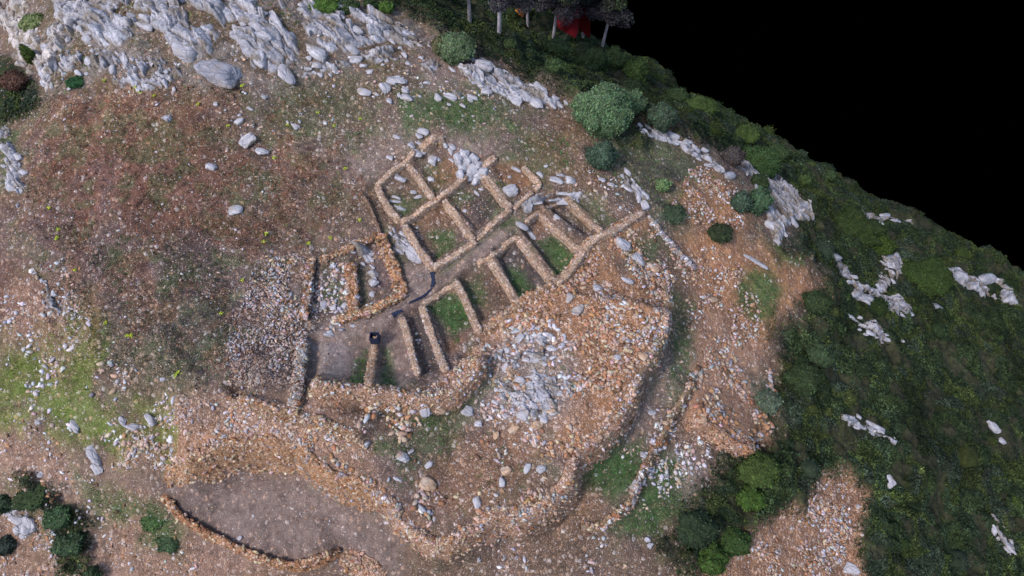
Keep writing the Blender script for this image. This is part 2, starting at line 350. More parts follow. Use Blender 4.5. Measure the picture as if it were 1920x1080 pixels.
PATCH = [  # colour, strength, soft, wobble, stoniness, survey polygon
('red', .8, 2.2, 1.2, .2, '60,250 160,190 300,190 420,260 480,330 430,420 250,460 90,430 60,330'),
('earth', .6, 1.8, 1.2, .25, '80,170 260,150 420,170 400,260 240,250 90,240'),
('red', .6, .8, .8, .3, '0,470 90,500 100,620 20,640 -60,600'),
('plum', .7, 1.8, 1.5, .3, '60,430 420,440 440,600 380,720 200,700 120,560'), ('dark', .35, 1.2, 1.2, .3, '300,560 430,520 440,640 380,740 300,700'), ('dull', .5, 1.5, 1.5, .35, '220,560 400,520 440,620 380,730 260,740 180,640'),
('brown', .8, 1.5, 1, .35, '420,250 640,200 660,320 700,430 560,470 430,440'),
('path', .85, .8, .5, .25, '770,230 700,260 650,300 640,350 690,330 750,290 780,262'),
('path', .7, .7, .4, .25, '820,110 850,120 850,165 800,200 780,190'),
('path', .7, .8, .4, .2, '860,250 905,240 920,270 900,300 860,290 840,270'),
('dull', .7, 1.5, 1.2, .3, '560,140 690,150 690,230 620,260 500,240 480,180'),
('grass', .8, 1, 1.2, .2, '740,170 860,170 940,190 960,235 900,245 780,240 750,200'),
('grass', .55, 1, 1.0, .2, '960,240 1060,250 1080,310 1010,330 960,300'),
('earth', .5, 1.2, 1, .3, '1040,200 1100,240 1100,330 1040,330 1000,260'),
('dull', .8, 1.2, 1, .2, '1120,240 1250,255 1350,330 1300,400 1230,410 1150,330'),
('dark', .35, 1.2, 1, .2, '1160,300 1270,320 1300,370 1250,400 1190,360'),
('orange', .75, .9, .8, .5, '1330,310 1380,350 1400,420 1380,450 1330,420 1280,410 1260,380 1300,350'),
('orange', .75, 1.0, .7, .4, '1260,430 1330,420 1420,470 1520,500 1525,540 1480,590 1440,650 1400,700 1440,760 1450,830 1410,860 1340,810 1290,790 1300,690 1310,600 1290,500'),
('pink', .6, .8, .6, .6, '1310,560 1370,600 1440,660 1440,800 1380,830 1310,760'),
('grass', .85, .6, .5, .1, '1400,510 1440,500 1465,540 1450,590 1415,605 1385,570 1385,530'),
('grass', .7, .5, .5, .1, '1450,460 1490,475 1520,500 1490,505 1460,490'),
('path', .5, 1, .5, .3, '1200,700 1290,640 1300,700 1260,780 1200,870 1150,850 1170,770'),
('grass', .5, .6, .5, .2, '1255,540 1290,560 1300,640 1290,740 1250,760 1260,640'),
('grass', .9, .5, .5, .1, '1090,850 1150,810 1200,830 1200,880 1180,930 1130,930 1085,890'),
('grass', .8, .6, .5, .1, '1190,930 1240,850 1290,870 1290,950 1240,1010 1170,1010 1140,990'),
('path', .6, .8, .5, .3, '1270,820 1330,850 1350,880 1290,960 1270,900'),
('earth', .6, 1, .6, .4, '1080,860 1075,910 1040,950 960,1000 1090,1000 1130,950 1090,900'),
('brown', .6, 1, .6, .5, '850,1040 1000,990 1180,1010 1250,1100 800,1100'),
('orange', .75, .6, .6, .85, '900,625 975,572 1050,530 1120,470 1200,395 1225,420 1150,500 1230,530 1250,600 1190,705 1150,800 1070,860 1040,800 1100,690 1010,610 920,650'),
('earth', .7, .6, .5, .4, '1040,590 1100,680 1080,700 1050,660 1030,620'),
('grass', .5, .4, .5, .3, '1180,440 1230,430 1245,460 1200,510 1170,500'),
('grey', .45, .8, .9, .9, '920,650 1000,610 1080,680 1080,780 980,810 910,780 880,720'),
('grass', .6, .4, .5, .2, '860,740 910,700 930,730 860,780 800,800 760,790'),
('grass', .45, .6, .6, .3, '700,830 800,780 870,790 850,850 760,880 700,850'),
('earth', .65, .8, .6, .5, '830,850 960,780 1030,800 980,900 900,970 830,960 780,900'),
('pink', .8, .8, .6, .85, '330,740 430,740 560,770 690,830 700,900 560,850 430,835 300,880 200,870 260,800'),
('orange', .7, .5, .5, .8, '300,840 430,815 540,840 640,890 710,915 830,1020 790,1010 700,930 560,880 430,850 320,880'),
('path2', .95, .7, .4, .12, '170,885 330,895 430,905 550,880 620,930 700,960 750,1000 760,1100 640,1030 550,1060 440,1035 330,960 290,925 190,910'),
('path', .6, .8, .5, .3, '0,860 130,880 200,960 260,1100 150,1100 100,980 0,900'),
('pink', .5, 1, .8, .5, '0,780 100,820 180,900 260,900 300,960 400,1030 560,1080 560,1150 -50,1150 -50,800'),
('grass', .75, .5, .5, .1, '135,880 180,910 240,930 270,960 230,980 170,960'),
('grass', .75, .6, .6, .15, '270,940 310,950 340,1000 330,1040 260,1020'),
('lime', .65, 1.0, 1.8, .2, '-20,660 90,630 150,570 175,650 150,720 230,780 320,800 320,860 200,850 60,800 -40,780'),
('lime', .6, .6, .7, .3, '160,600 200,590 200,640 160,700'), ('lime', .6, .6, .7, .4, '250,740 330,740 330,800 290,850 250,800'),
('dull', .6, .8, .8, .2, '0,880 60,900 150,960 170,1040 100,1030 40,960 0,930'),
('pink', .5, .8, .8, .8, '20,540 130,510 160,600 120,700 60,640 0,650'), ('forest', .9, .6, .4, .1, '-40,110 5,105 30,125 60,155 85,185 60,215 0,235 -60,240'), ('grass', .7, .5, .3, .1, '0,240 35,250 35,330 0,350'),
('dark', .8, .4, .4, .9, '440,590 500,480 580,480 600,620 570,640 560,730 420,730 430,650'),
('pink', .6, .4, .4, .9, '490,480 590,480 560,540 500,540'), ('path', .8, .3, .2, .1, '540,530 570,530 565,600 540,590'),
('orange', .6, .3, .3, .8, '570,728 690,730 800,745 905,640 905,700 850,755 690,760 600,760'),
('pink', .6, .4, .3, .8, '470,740 570,740 700,800 690,840 560,790'), ('brown', .8, .3, .2, .2, '500,725 545,725 542,760 500,765'),
('path', .85, .35, .2, .1, '578,635 700,600 750,590 770,650 785,700 740,735 690,722 575,712'), ('grey', .35, .5, .2, .1, '590,650 640,640 660,690 610,710'),
('grass', .7, .25, .2, .1, '690,650 684,722 650,722 665,670'), ('grass', .7, .25, .2, .1, '712,650 708,725 740,730 735,650'),
('path', .8, .3, .2, .12, '812,512 960,402 975,430 905,482 800,560 745,580 640,620 600,640 610,610 757,555 770,500'),
('grass', .45, .25, .2, .2, '820,505 960,405 965,412 825,515'), ('dull', .6, .3, .2, .1, '920,330 985,440 960,450 900,400'),
('brown', .6, .3, .3, .3, '704,352 762,300 812,366 756,410'), ('grass', .6, .4, .3, .1, '730,360 800,370 770,405 750,400'),
('grass', .55, .4, .3, .2, '785,300 860,320 815,362 795,330'), ('earth', .7, .4, .3, .1, '830,290 870,310 850,350 800,340'),
('earth', .7, .3, .2, .2, '770,415 830,380 850,400 800,430'), ('grass', .75, .3, .25, .1, '800,440 850,430 860,460 820,485'),
('dark', .5, .4, .2, .2, '860,370 920,360 940,390 890,430'), ('grass', .4, .3, .3, .2, '838,368 870,350 890,370 860,390'),
('earth', .9, .3, .2, .15, '925,312 980,308 1005,345 960,370'), ('grass', .5, .3, .2, .1, '930,340 950,345 960,368 940,365'),
('floor', .9, .3, .2, .08, '928,478 968,445 1038,528 1000,555 975,560'), ('grass', .8, .3, .25, .05, '955,510 975,505 1000,550 975,560'),
('earth', .6, .3, .2, .1, '985,435 1010,402 1040,430 1000,450'), ('grass', .85, .3, .25, .05, '1005,455 1045,435 1082,470 1060,508 1040,515'),
('floor', .9, .3, .2, .08, '1035,395 1110,432 1095,452 1060,430'), ('floor', .9, .3, .2, .08, '1020,392 1056,376 1075,395 1050,405'),
('dull', .7, .3, .2, .2, '1070,368 1120,375 1165,410 1132,430'), ('brown', .6, .3, .2, .2, '862,525 900,492 970,566 905,605'), ('grass', .6, .3, .3, .2, '865,525 900,520 915,570 885,575'),
('grass', .9, .3, .25, .1, '800,570 846,536 888,600 850,630'), ('earth', .6, .3, .2, .3, '825,640 892,612 842,665'), ('floor', .9, .2, .2, .08, '760,595 790,575 830,690 795,705'),
('plum', .7, .3, .2, .1, '700,480 735,500 750,540 700,550'), ('grass', .5, .3, .3, .2, '610,500 640,540 650,580 600,580'), ('dull', .6, .3, .2, .2, '668,490 690,500 685,580 668,580'),
('path', .6, .3, .2, .1, '760,490 800,480 810,520 757,548'), ('dull', .5, .3, .3, .2, '700,380 770,490 750,500 712,430'),
('teal', .5, .8, .5, .1, '1240,380 1300,400 1290,440 1230,430'), ('teal', .6, .8, .4, .1, '1400,700 1450,710 1460,770 1420,790'),
]
for c, st, so_, wb, sn, s in PATCH:
    m = polymask(G3(P(s)), so_, GX, GY, wb) * st; m = m * (.75 + .5 * nB); m = np.clip(m, 0, 1)
    blend(m, C_[c]); sto = sto * (1 - m) + sn * m
mP = polymask(G3(P('40,200 500,170 700,260 680,360 600,470 430,720 100,640 20,400')), 1.5, GX, GY, 1)
nD = fbm2(GX * 1.15 + 30, GY * 1.15, 47, 5); nE = fbm2(GX * .9, GY * .9 + 50, 48, 5)
blend(mP * sstep((nD - .53) * 9) * .6, (.075, .10, .045)); blend(mP * sstep((nE - .54) * 9) * .55, (.16, .075, .05)); blend(mP * sstep((.44 - nD) * 9) * .5, (.085, .06, .065))
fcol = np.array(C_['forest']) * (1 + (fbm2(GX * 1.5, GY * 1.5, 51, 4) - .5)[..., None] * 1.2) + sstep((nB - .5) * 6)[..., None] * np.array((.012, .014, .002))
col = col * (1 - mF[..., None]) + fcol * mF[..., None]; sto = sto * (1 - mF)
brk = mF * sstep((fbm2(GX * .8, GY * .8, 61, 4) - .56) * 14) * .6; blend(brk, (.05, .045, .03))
blend(mC, (.32, .17, .10)); sto = sto * (1 - mC) + .8 * mC
mSc = mBed * (1 - sstep((fbm2(GX * .9, GY * .9, 66, 4) - .42) * 9)); blend(mBed * .75, (.13, .10, .07)); blend(mSc * .25, C_['rock'])
hue = nC - .5; col = col * (1 + (nC - .5)[..., None] * .6 + (nB - .5)[..., None] * .45 + (nA - .5)[..., None] * .5)
nj, ni = H.shape; idx = np.arange(nj * ni).reshape(nj, ni)
Fq = np.stack([idx[:-1, :-1], idx[:-1, 1:], idx[1:, 1:], idx[1:, :-1]], -1).reshape(-1, 4)
keep = (sdr[:-1, :-1] < 14).ravel(); Fq = Fq[keep]
V = np.stack([GX, GY, H], -1).reshape(-1, 3)
used = np.zeros(len(V), bool); used[Fq.ravel()] = True; rem = np.cumsum(used) - 1
CC = col.reshape(-1, 3)[used]; SS = sto.reshape(-1)[used]; V = V[used]; Fq = rem[Fq]
m, t, b = mat('ground_soil')
a = nd(t, 'ShaderNodeAttribute', attribute_name='Col'); a2 = nd(t, 'ShaderNodeAttribute', attribute_name='Stony'); tc = nd(t, 'ShaderNodeTexCoord'); ob = tc.outputs['Object']
wv = nd(t, 'ShaderNodeTexNoise', i_Scale=5, i_Detail=3); t.links.new(ob, wv.inputs[0])
wa = nd(t, 'ShaderNodeVectorMath', operation='MULTIPLY_ADD'); t.links.new(wv.outputs[1], wa.inputs[0]); wa.inputs[1].default_value = (.12,) * 3; t.links.new(ob, wa.inputs[2])
gap = math_(t, 'SUBTRACT', 1.08, math_(t, 'MULTIPLY', a2.outputs['Fac'], .5)); gc = nd(t, 'ShaderNodeCombineColor')
for k_ in range(3): t.links.new(gap, gc.inputs[k_])
c = mix(t, 'MULTIPLY', 1.0, a.outputs[0], gc.outputs[0]); hs = []
for sc__, wdt, kk in ((11, .34, .85), (5.2, .38, .72), (24, .3, 1.0)):
    v1 = nd(t, 'ShaderNodeTexVoronoi', i_Scale=sc__); t.links.new(wa.outputs[0], v1.inputs[0])
    sx = nd(t, 'ShaderNodeSeparateColor'); t.links.new(v1.outputs['Color'], sx.inputs[0])
    pres = math_(t, 'LESS_THAN', sx.outputs[0], math_(t, 'MULTIPLY', a2.outputs['Fac'], kk))
    inn = math_(t, 'SUBTRACT', 1.0, math_(t, 'MULTIPLY', v1.outputs['Distance'], 1 / wdt * .62)); inn = math_(t, 'MULTIPLY', math_(t, 'GREATER_THAN', inn, 0.12), pres)
    tone = ramp(t, sx.outputs[1], [(0, (.17, .11, .08)), (.25, (.33, .23, .18)), (.5, (.44, .27, .17)), (.72, (.44, .37, .34)), (1, (.62, .60, .62))])
    tone = mix(t, 'MIX', .45, tone, mix(t, 'MULTIPLY', 1.0, c, (1.9, 1.8, 1.8)))
    c = mix(t, 'MIX', math_(t, 'MULTIPLY', inn, .8), c, tone); hs.append(math_(t, 'MULTIPLY', inn, math_(t, 'SUBTRACT', .6, v1.outputs['Distance'])))
f1 = nd(t, 'ShaderNodeTexNoise', i_Scale=26, i_Detail=6, i_Roughness=.8); t.links.new(ob, f1.inputs[0])
f2 = nd(t, 'ShaderNodeTexNoise', i_Scale=4, i_Detail=7, i_Roughness=.7); t.links.new(ob, f2.inputs[0])
c = mix(t, 'MULTIPLY', 1.0, c, ramp(t, f1.outputs[0], [(.3, (.36,) * 3), (.5, (.95,) * 3), (.68, (1.8,) * 3)])); c = mix(t, 'MULTIPLY', .8, c, ramp(t, f2.outputs[0], [(.3, (.6, .58, .58)), (.7, (1.35, 1.36, 1.3))]))
t.links.new(c, b.inputs['Base Color'])
hh = math_(t, 'ADD', math_(t, 'ADD', math_(t, 'MULTIPLY', hs[0], 1.2), math_(t, 'MULTIPLY', hs[1], 2.2)), math_(t, 'ADD', math_(t, 'MULTIPLY', f1.outputs[0], .5), f2.outputs[0]))
bp = nd(t, 'ShaderNodeBump', i_Strength=.9, i_Distance=.07); t.links.new(hh, bp.inputs['Height']); t.links.new(bp.outputs[0], b.inputs['Normal'])
me = mesh_np('ground', V, Fq, CC, m, True); at = me.attributes.new('Stony', 'FLOAT', 'POINT'); at.data.foreach_set('value', SS.astype(np.float32))
g = link('ground', me); tag(g, 'excavated rocky hilltop of brown soil, orange rubble and dark scrub slopes', 'ground', kind='structure')
#==PART3
# ------------------------------------------------------------ dry stone walls: core and stones are one mesh each
def resample(p, stp):
    p = np.array(p); d = np.concatenate([[0], np.cumsum(np.hypot(*(p[1:, :2] - p[:-1, :2]).T))]); n = max(3, int(d[-1] / stp) + 1); s_ = np.linspace(0, d[-1], n)
    q = np.stack([np.interp(s_, d, p[:, k]) for k in range(2)], 1)
    if n > 12:                                   # soften the corners a little
        for _ in range(2): q[1:-1] = q[1:-1] * .5 + (q[:-2] + q[2:]) * .25
    tg = np.gradient(q, axis=0); tg /= np.hypot(*tg.T)[:, None] + 1e-9; return q, tg, d[-1]
WALLS = 'walls of the excavated rooms'
def wall(label, s, w=.52, h=.55, pal='ttppotgy', base=(.41, .305, .24), dens=30, ssz=(.045, .115), group=WALLS, white=0, sm=False):
    w *= .6; h *= .5
    ln = G3(P(s), h); q, tg, L = resample(ln, .11); nr = np.stack([-tg[:, 1], tg[:, 0]], 1); n = len(q); sd_ = rng.integers(0, 999)
    z0 = Hs(q[:, 0], q[:, 1]); zt = np.minimum(np.maximum(Hs(q[:, 0], q[:, 1], H0), z0) , z0 + .3) * 0
    for _ in range(6): z0[1:-1] = z0[1:-1] * .5 + (z0[:-2] + z0[2:]) * .25
    prof = np.array([(-1.12, -1.1), (-1.1, -.15), (-1.05, .5), (-1.02, .88), (-.92, .99), (-.45, 1.0), (0, 1.02), (.45, 1.0), (.92, .99), (1.02, .88), (1.05, .5), (1.1, -.15), (1.12, -1.1)])
    k = len(prof); e = np.minimum(np.arange(n), np.arange(n)[::-1]) * .11; cap = sstep(e / .1 + .5)
    hh = h * (.92 + .25 * (fbm2(q[:, 0] * 1.1, q[:, 1] * 1.1, sd_, 3) - .5)) ; ww = w / 2 * (1 + .3 * (fbm2(q[:, 0] * 1.7 + 9, q[:, 1] * 1.7, sd_, 3) - .5))
    V = np.zeros((n, k, 3))
    off = prof[None, :, 0] * (ww * (.35 + .65 * cap))[:, None]
    V[..., :2] = q[:, None, :] + nr[:, None, :] * off[..., None]; V[..., 2] = z0[:, None] + prof[None, :, 1] * (hh * (.55 + .45 * cap))[:, None]
    f = V.reshape(-1, 3); dsp = (fbm3(f * 3.2, sd_, 3) - .5)[:, None] * .08 + (fbm3(f * 9, sd_ + 5, 2) - .5)[:, None] * .05
    ctr = np.repeat(np.concatenate([q, (z0 + h * .3)[:, None]], 1), k, 0); dr = f - ctr; dr /= np.linalg.norm(dr, axis=1)[:, None] + 1e-9; f = f + dr * dsp
    idx = np.arange(n * k).reshape(n, k); F = np.stack([idx[:-1, :-1], idx[:-1, 1:], idx[1:, 1:], idx[1:, :-1]], -1).reshape(-1, 4)[:, ::-1]
    tri = np.concatenate([F[:, [0, 1, 2]], F[:, [0, 2, 3]]]); tri = np.concatenate([tri, [[idx[0, 0], idx[0, j], idx[0, j + 1]] for j in range(1, k - 1)], [[idx[-1, 0], idx[-1, j + 1], idx[-1, j]] for j in range(1, k - 1)]])
    cb = np.array(base) * (.75 + .55 * fbm3(f * 2.3, 9, 4))[:, None] * (1 + (fbm3(f * 14, 19, 2) - .5) * .7)[:, None]
    A_ = Acc(); A_.add(f, tri, cb)
    m_ = int(L * (w + 1.5 * h) * dens * 4); i = rng.integers(0, n - 1, m_); u = rng.uniform(1, k - 2, m_); j = u.astype(int); fr = (u - j)[:, None]; g3 = f.reshape(n, k, 3); fa = rng.uniform(0, 1, (m_, 1))
    ps = (g3[i, j] * (1 - fr) + g3[i, j + 1] * fr) * (1 - fa) + (g3[i + 1, j] * (1 - fr) + g3[i + 1, j + 1] * fr) * fa
    sz = rng.uniform(*ssz, m_) * np.where(rng.uniform(0, 1, m_) < .08, 1.5, 1); A_.add(*stones(ps - np.array([0, 0, .02]), sz, palette(pal, m_), 1, .5, 1.7))
    o = link('stone_wall', A_.mesh('stone_wall', M_WALL, sm)); tag(o, label, 'wall', group); return o
X = WALLS
wall('left side wall of the uppermost left room, between a dug step and the room', '706,345 716,368 730,390 748,412', .5)
wall('long straight wall along the top left edge of the uppermost left room', '704,346 735,318 768,290 777,280', .42)
wall('short thick stub of wall with a right angled corner at the topmost tip of the ruins', '789,274 806,262 820,252 830,264', .62)
wall('dividing wall between the two uppermost left rooms', '765,305 780,325 796,346 812,370', .46)
wall('long cross wall running below the two uppermost left rooms up to the blue grey boulder', '752,415 790,391 825,369 855,345 874,327', .46)
wall('dividing wall between the two middle rooms of the upper block', '832,372 848,392 866,418 888,448', .46)
wall('left side wall of the lower left room of the upper block', '757,418 772,444 790,472 812,500', .5, .6)
wall('wall of the upper block along the left part of the alley, meeting its lowest corner', '812,500 835,487 862,470 893,450', .5, .6)
wall('low broken stretch of wall beside the middle of the alley', '893,449 903,438 915,430', .35, .3)
wall('wall along the right part of the alley below the darkest upper room', '912,428 935,408 958,389', .46)
wall('wide double wall between the blue grey boulder and the right end of the alley', '903,320 920,342 938,366 957,388', .62, .55)
wall('stub of wall above the blue grey boulder, at the upper edge of the ruins', '905,312 917,300 930,292', .62, .4)
wall('curved corner wall of the upper right room with orange floor', '980,310 998,326 1014,343 1003,354', .4, .45)
wall('thin wall closing the lower right side of the orange floored room', '1000,357 984,370 964,388', .36, .4)
wall('rightmost dividing wall of the lower row, with its free end on striped bedrock', '1062,366 1087,394 1108,415 1127,433', .44, .6)
wall('bowed dividing wall of the lower row, widening towards the rubble mound', '1010,392 1028,415 1050,434 1073,456 1092,468', .48, .6)
wall('thin low wall at the alley side of the bowed dividing wall', '985,414 998,404 1012,393', .32, .45)
wall('thin low stub pointing at the striped bedrock', '1018,396 1031,388 1046,380', .24, .3)
wall('straight dividing wall between the grey floored room and the green floored room of the lower row', '970,440 995,475 1020,505 1045,525', .52, .7)
wall('narrow end wall of the grey floored room along the alley', '906,488 925,474 948,455 970,440', .36, .6)
wall('pair of pale stones ending the alley wall beside the grey floored room', '895,492 908,484', .4, .5)
wall('dividing wall on the left of the grey floored room', '918,482 935,508 955,538 972,565', .52, .6)
wall('dividing wall on the right of the bright green room', '853,524 868,550 884,585 899,622', .52, .6)
wall('thin curved wall at the alley end of the bright green room', '792,567 815,555 838,540 852,532', .38, .5)
wall('dividing wall on the left of the bright green room, with pale stones', '790,570 803,608 818,650 836,692', .5, .6, 'ttpggw')
wall('isolated dividing wall on the left of the narrow stony room', '752,592 763,625 772,662 783,700', .46, .6, 'ttpggw')
wall('short wall of small stones with a dark frame on its upper end', '702,642 698,668 694,695 690,724', .52, .5, 'ttpog', (.36, .25, .18))
wall('thick orange wall on the right of the slab filled rooms, ending at the alley', '712,438 722,465 735,495 748,530 756,549', .7, .5, 'toopb', (.42, .24, .13), 34, (.1, .26), sm=False)
wall('orange wall below the slab filled rooms, following the alley to the left', '757,550 730,562 705,577 680,585 655,592 625,598', .5, .4, 'toopy', (.42, .25, .14), 34, (.1, .26), sm=False)
wall('orange dividing wall between the two slab filled rooms', '655,492 658,520 661,552 664,586', .62, .4, 'tooopbg', (.36, .2, .11), 34, (.12, .28), sm=False)
wall('low wall of loose stones at the left edge of the slab filled rooms', '582,480 579,515 575,555 570,598', .42, .35, 'tpogwb', (.24, .17, .12), 34, (.1, .24), sm=False)
wall('low rubble wall along the top of the slab filled rooms', '598,486 640,470 675,452 710,438', .45, .3, 'ttpob', (.27, .18, .12), 34, (.1, .22), sm=False)
wall('pale stone kerb wall between the dark stone heap and the grey floored room', '566,636 564,665 560,700 556,730 551,762', .7, .5, 'wgpgtpb', (.24, .21, .19), 34, (.08, .22), sm=False)
wall('crisp outer wall top from the far upper right corner along the ends of the right hand rooms', '1208,394 1190,405 1165,422 1145,434 1124,440 1108,452 1095,466', .5, .6)
wall('crisp outer wall top below the green and grey floored rooms', '1095,466 1084,484 1072,503 1058,518 1044,528', .5, .6)
wall('straight low soil and stone edge of the dig left of the upper block', '680,366 692,385 703,410 713,438', .25, .3, 'bptb', (.2, .14, .11), 20)
RET = 'ring and terrace walls below the rooms'
def retwall(label, s, h, inn=.4, out=.75, pal='ttppopgwbt', base=(.36, .235, .175), dens=34, ssz=(.08, .26), group=RET):
    out *= .62; inn *= .7; ln = G3(P(s), 0.0); q, tg, L = resample(ln, .16); nr = np.stack([-tg[:, 1], tg[:, 0]], 1); n = len(q); ac = np.linspace(-inn, out, 11); sd_ = rng.integers(0, 999)
    wob = 1 + .5 * (fbm2(q[:, 0] * .9, q[:, 1] * .9, sd_, 3) - .5)
    V = np.zeros((n, 11, 3)); V[..., :2] = q[:, None] + nr[:, None] * (ac[None] * wob[:, None])[..., None]      # left of travel is the outer, lower side
    V[..., 2] = Hs(V[..., 0], V[..., 1]) + .09 * np.cos(np.linspace(-1, 1, 11) * 1.9)[None] + h * np.exp(-((ac + .15) / .32) ** 2)[None] * sstep(np.minimum(np.arange(n), np.arange(n)[::-1]) / 5.)[:, None]
    f = V.reshape(-1, 3); f[:, 2] += (fbm3(f * 4, sd_, 3) - .5) * .2; f = f + (fbm3(f * 5 + 9, sd_, 2) - .5)[:, None] * .08
    idx = np.arange(n * 11).reshape(n, 11); F = np.stack([idx[:-1, :-1], idx[:-1, 1:], idx[1:, 1:], idx[1:, :-1]], -1).reshape(-1, 4)[:, ::-1]; tri = np.concatenate([F[:, [0, 1, 2]], F[:, [0, 2, 3]]])
    A_ = Acc(); A_.add(f, tri, np.array(base) * (.6 + .7 * fbm3(f * 2, 9, 4))[:, None])
    dn = f - np.array([0, 0, .5]); A_.add(dn, tri[:, ::-1], np.full((len(f), 3), .1))                            # underside, so the band is a solid course
    m_ = int(L * (inn + out) * dens * 4.2); i = rng.integers(0, n - 1, m_); u = rng.uniform(0, 9.99, m_); j = u.astype(int); fr = (u - j)[:, None]; g3 = f.reshape(n, 11, 3); fa = rng.uniform(0, 1, (m_, 1))
    ps = (g3[i, j] * (1 - fr) + g3[i, j + 1] * fr) * (1 - fa) + (g3[i + 1, j] * (1 - fr) + g3[i + 1, j + 1] * fr) * fa
    A_.add(*stones(ps, (ssz[0] * .6 + (ssz[1] - ssz[0] * .6) * rng.uniform(0, 1, m_) ** 2.6), palette(pal, m_), 1, .5, 1.8))
    o = link('terrace_wall', A_.mesh('terrace_wall', M_WALL)); tag(o, label, 'wall', group); return o
retwall('curved double faced rampart of coursed pale stones at the right end of the ring', '1250,535 1255,575 1249,620 1234,660 1215,690', .12, .5, .4, 'wtgtpto', (.26, .2, .14), 34, (.12, .3))
retwall('smooth orange face of the ring wall above the upper grass patch', '1200,705 1187,750 1155,800 1120,830 1080,858', .05, .5, .7)
retwall('bulging lower right face of the ring wall, from the grass patch to the lowest bend', '1080,860 1073,905 1035,945 990,968 935,968 885,1000', .08, .6, .8, 'otpttpg')
retwall('lowest tip of the ring wall at the bottom of the picture', '890,998 845,1022 815,1030 785,1012 760,990', .15, .6, .6, 'ppttoy')
retwall('orange ring wall face falling from the ravine to the lowest tip', '765,993 735,955 700,915', .12, .5, .75, 'otwpgt')
retwall('brightest orange terrace face under the hollow with dry brush', '702,914 640,903 600,880 566,850 548,840', .12, .35, .9, 'otpogt', (.38, .235, .15))
retwall('long orange terrace face above the left end of the trodden terrace', '545,838 480,832 430,838 370,860 310,885', .12, .35, .9, 'otpytp', (.36, .225, .145))
retwall('rubble wall closing the grey floored room and curving under the narrow rooms', '905,650 902,690 880,718 850,745 800,756 760,750 690,742 620,735 575,738', .1, .75, .4, 'ttopyw')
retwall('middle terrace wall from the kerb wall down to the ravine', '690,832 640,807 600,790 560,778 500,768 430,745', .08, .3, .4, 'ttopyw', (.28, .19, .13))
retwall('narrow wall bordering the trodden terrace at the lower left, with a pale pointed end', '640,1036 600,1054 555,1066 490,1052 430,1022 380,1000 340,972 305,932', .28, .3, .25, 'ooptyb', (.36, .2, .12), 34)
retwall('broad orange rubble face at the bottom edge beside the trodden terrace', '720,1085 680,1058 640,1040', .1, .5, .9, 'otpt')
retwall('broken pale stone wall winding between the two grass patches at the lower right', '1300,700 1290,740 1262,780 1240,830 1205,885 1185,945 1130,990 1090,985', .14, .3, .3, 'wtgttobp', (.22, .16, .11), 26, (.1, .36))
retwall('orange outermost terrace face above the dark bushes on the right slope', '1420,850 1370,830 1330,800 1290,790', .08, .4, .7, 'ootbp')
retwall('rubble bank wall along the lower ends of the rooms, from the bright green room upwards', '1200,400 1172,420 1140,440 1118,450 1098,468 1080,495 1060,520 1035,535 985,562 950,590 905,622', .12, .35, .3, 'ttoopp', (.38, .25, .16), 30, (.1, .28))
retwall('straight line of pale weathered stones running down right of the rubble mound', '1218,405 1240,440 1268,470 1300,502', .1, .25, .25, 'wwgp', (.36, .34, .34), 28, (.16, .4))

